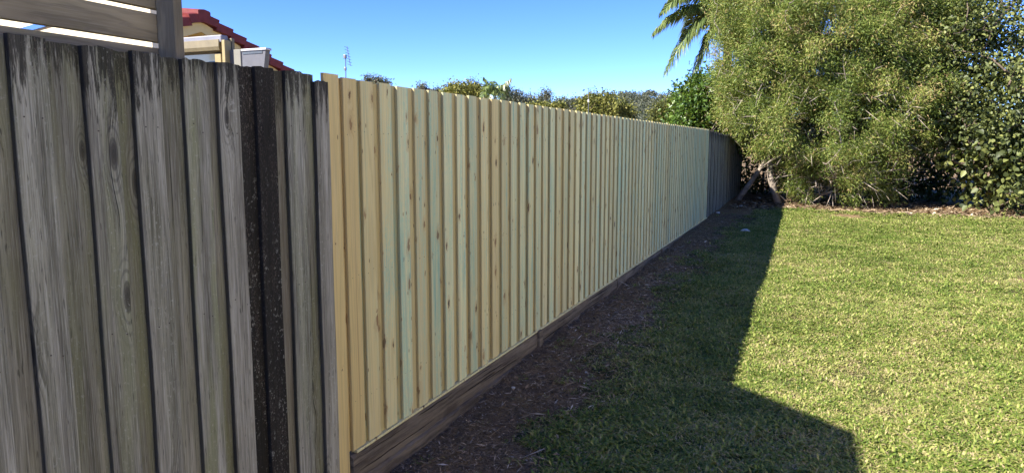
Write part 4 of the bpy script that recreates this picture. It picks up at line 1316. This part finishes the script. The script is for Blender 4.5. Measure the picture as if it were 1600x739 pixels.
okk = xs3 > .06
litter('dry_straw', 'tan dead grass lying where the soil strip meets the lawn', xs3[okk], ys3[okk], 67, .045, .0045, bright=.68)
litter('soil_litter', 'dry straw, bark chips and twigs on the bare soil along fence', x_[keep], y_[keep], 61, .026, .0042, bright=.36)
n = 9000
x_ = rng.uniform(.2, 7.2, n); y_ = rng.uniform(16.6, 20.3, n)
ok = y_ > 17.2 - .10 * (x_ - 2.3) + rng.normal(0, .15, n)
litter('leaf_litter', 'fallen dry leaves on the garden bed under the shrubs', x_[ok], y_[ok], 62, .085, .035, bright=.34)

# crumbs of soil and small stones
r_ = np.random.default_rng(63)
n = 2600
y_ = 2.5 + (r_.random(n) ** 1.6) * 12.5; x_ = .04 + r_.random(n) * (soil_edge(y_) + .2)
s_ = .004 * r_.lognormal(0, .55, n)
oct_ = np.array([(1, 0, 0), (0, 1, 0), (-1, 0, 0), (0, -1, 0), (0, 0, .8), (0, 0, -.8)])
V = oct_[None] * s_[:, None, None] * r_.uniform(.6, 1.4, (n, 6, 1)) + np.stack([x_, y_, ground_z(x_, y_) + s_ * .3], -1)[:, None]
f_ = np.array([(0, 1, 4), (1, 2, 4), (2, 3, 4), (3, 0, 4), (1, 0, 5), (2, 1, 5), (3, 2, 5), (0, 3, 5)])
Q = (f_[None] + (np.arange(n) * 6)[:, None, None]).reshape(-1, 3)
cr = link('soil_crumbs', mesh_np('soil_crumbs', V.reshape(-1, 3), Q, False, np.repeat(np.clip(r_.normal(.42, .25, n), 0, 1), 8)), M['litter'])
tag(cr, 'small clods and pebbles on the bare soil along fence', 'pebbles', kind='stuff')

# pale stones
M['stone'] = simple('pale_stone', (.55, .52, .47), .8, .2, 20, .2, bump=.4)
def stone(px, py, w, label, z=.2, group=None, seed=0):
    d = ray(px, py); t = (z - CAM_H) / d.z; p = _C + d * t
    r = random.Random(seed + int(px))
    V, Fc = [], []
    nlat, nlon = 4, 8
    for i in range(1, nlat):
        for j in range(nlon):
            th = math.pi * i / nlat; ph = 2 * math.pi * j / nlon
            q = r.uniform(.75, 1.2)
            V.append((w * .5 * q * math.sin(th) * math.cos(ph), w * .36 * q * math.sin(th) * math.sin(ph), w * .24 * math.cos(th) * q))
    V += [(0, 0, w * .22), (0, 0, -w * .2)]
    for i in range(nlat - 2):
        for j in range(nlon):
            j2 = (j + 1) % nlon
            Fc.append((i * nlon + j, (i + 1) * nlon + j, (i + 1) * nlon + j2, i * nlon + j2))
    T_, B_ = len(V) - 2, len(V) - 1
    for j in range(nlon):
        j2 = (j + 1) % nlon
        Fc.append((T_, j, j2)); Fc.append((B_, (nlat - 2) * nlon + j2, (nlat - 2) * nlon + j))
    o = link('stone', mesh('stone', V, Fc, False), M['stone'], None, (p.x, p.y, gz(p.x, p.y) + w * .10))
    o.rotation_euler = (0, 0, r.uniform(0, 3))
    tag(o, label, 'stone', group)
stone(1158, 322.5, .11, 'pale stone nearest the old fence, at edge of bush shade', .18)
stone(1178, 319, .12, 'pale stone in middle of the row under leaning trunk', .19)
stone(1187, 312, .09, 'pale stone farthest back under the leaning trunk', .2)
stone(1122, 333, .10, 'small pale stone at foot of dark old fence', .17)
stone(802, 603, .035, 'small pale stone on bare soil in near foreground', .0)
stone(916, 581, .028, 'tiny whitish stone where soil meets shaded grass', .01)
stone(1164, 361, .16, 'flat grey stone in shaded grass near far end of new fence', .13)
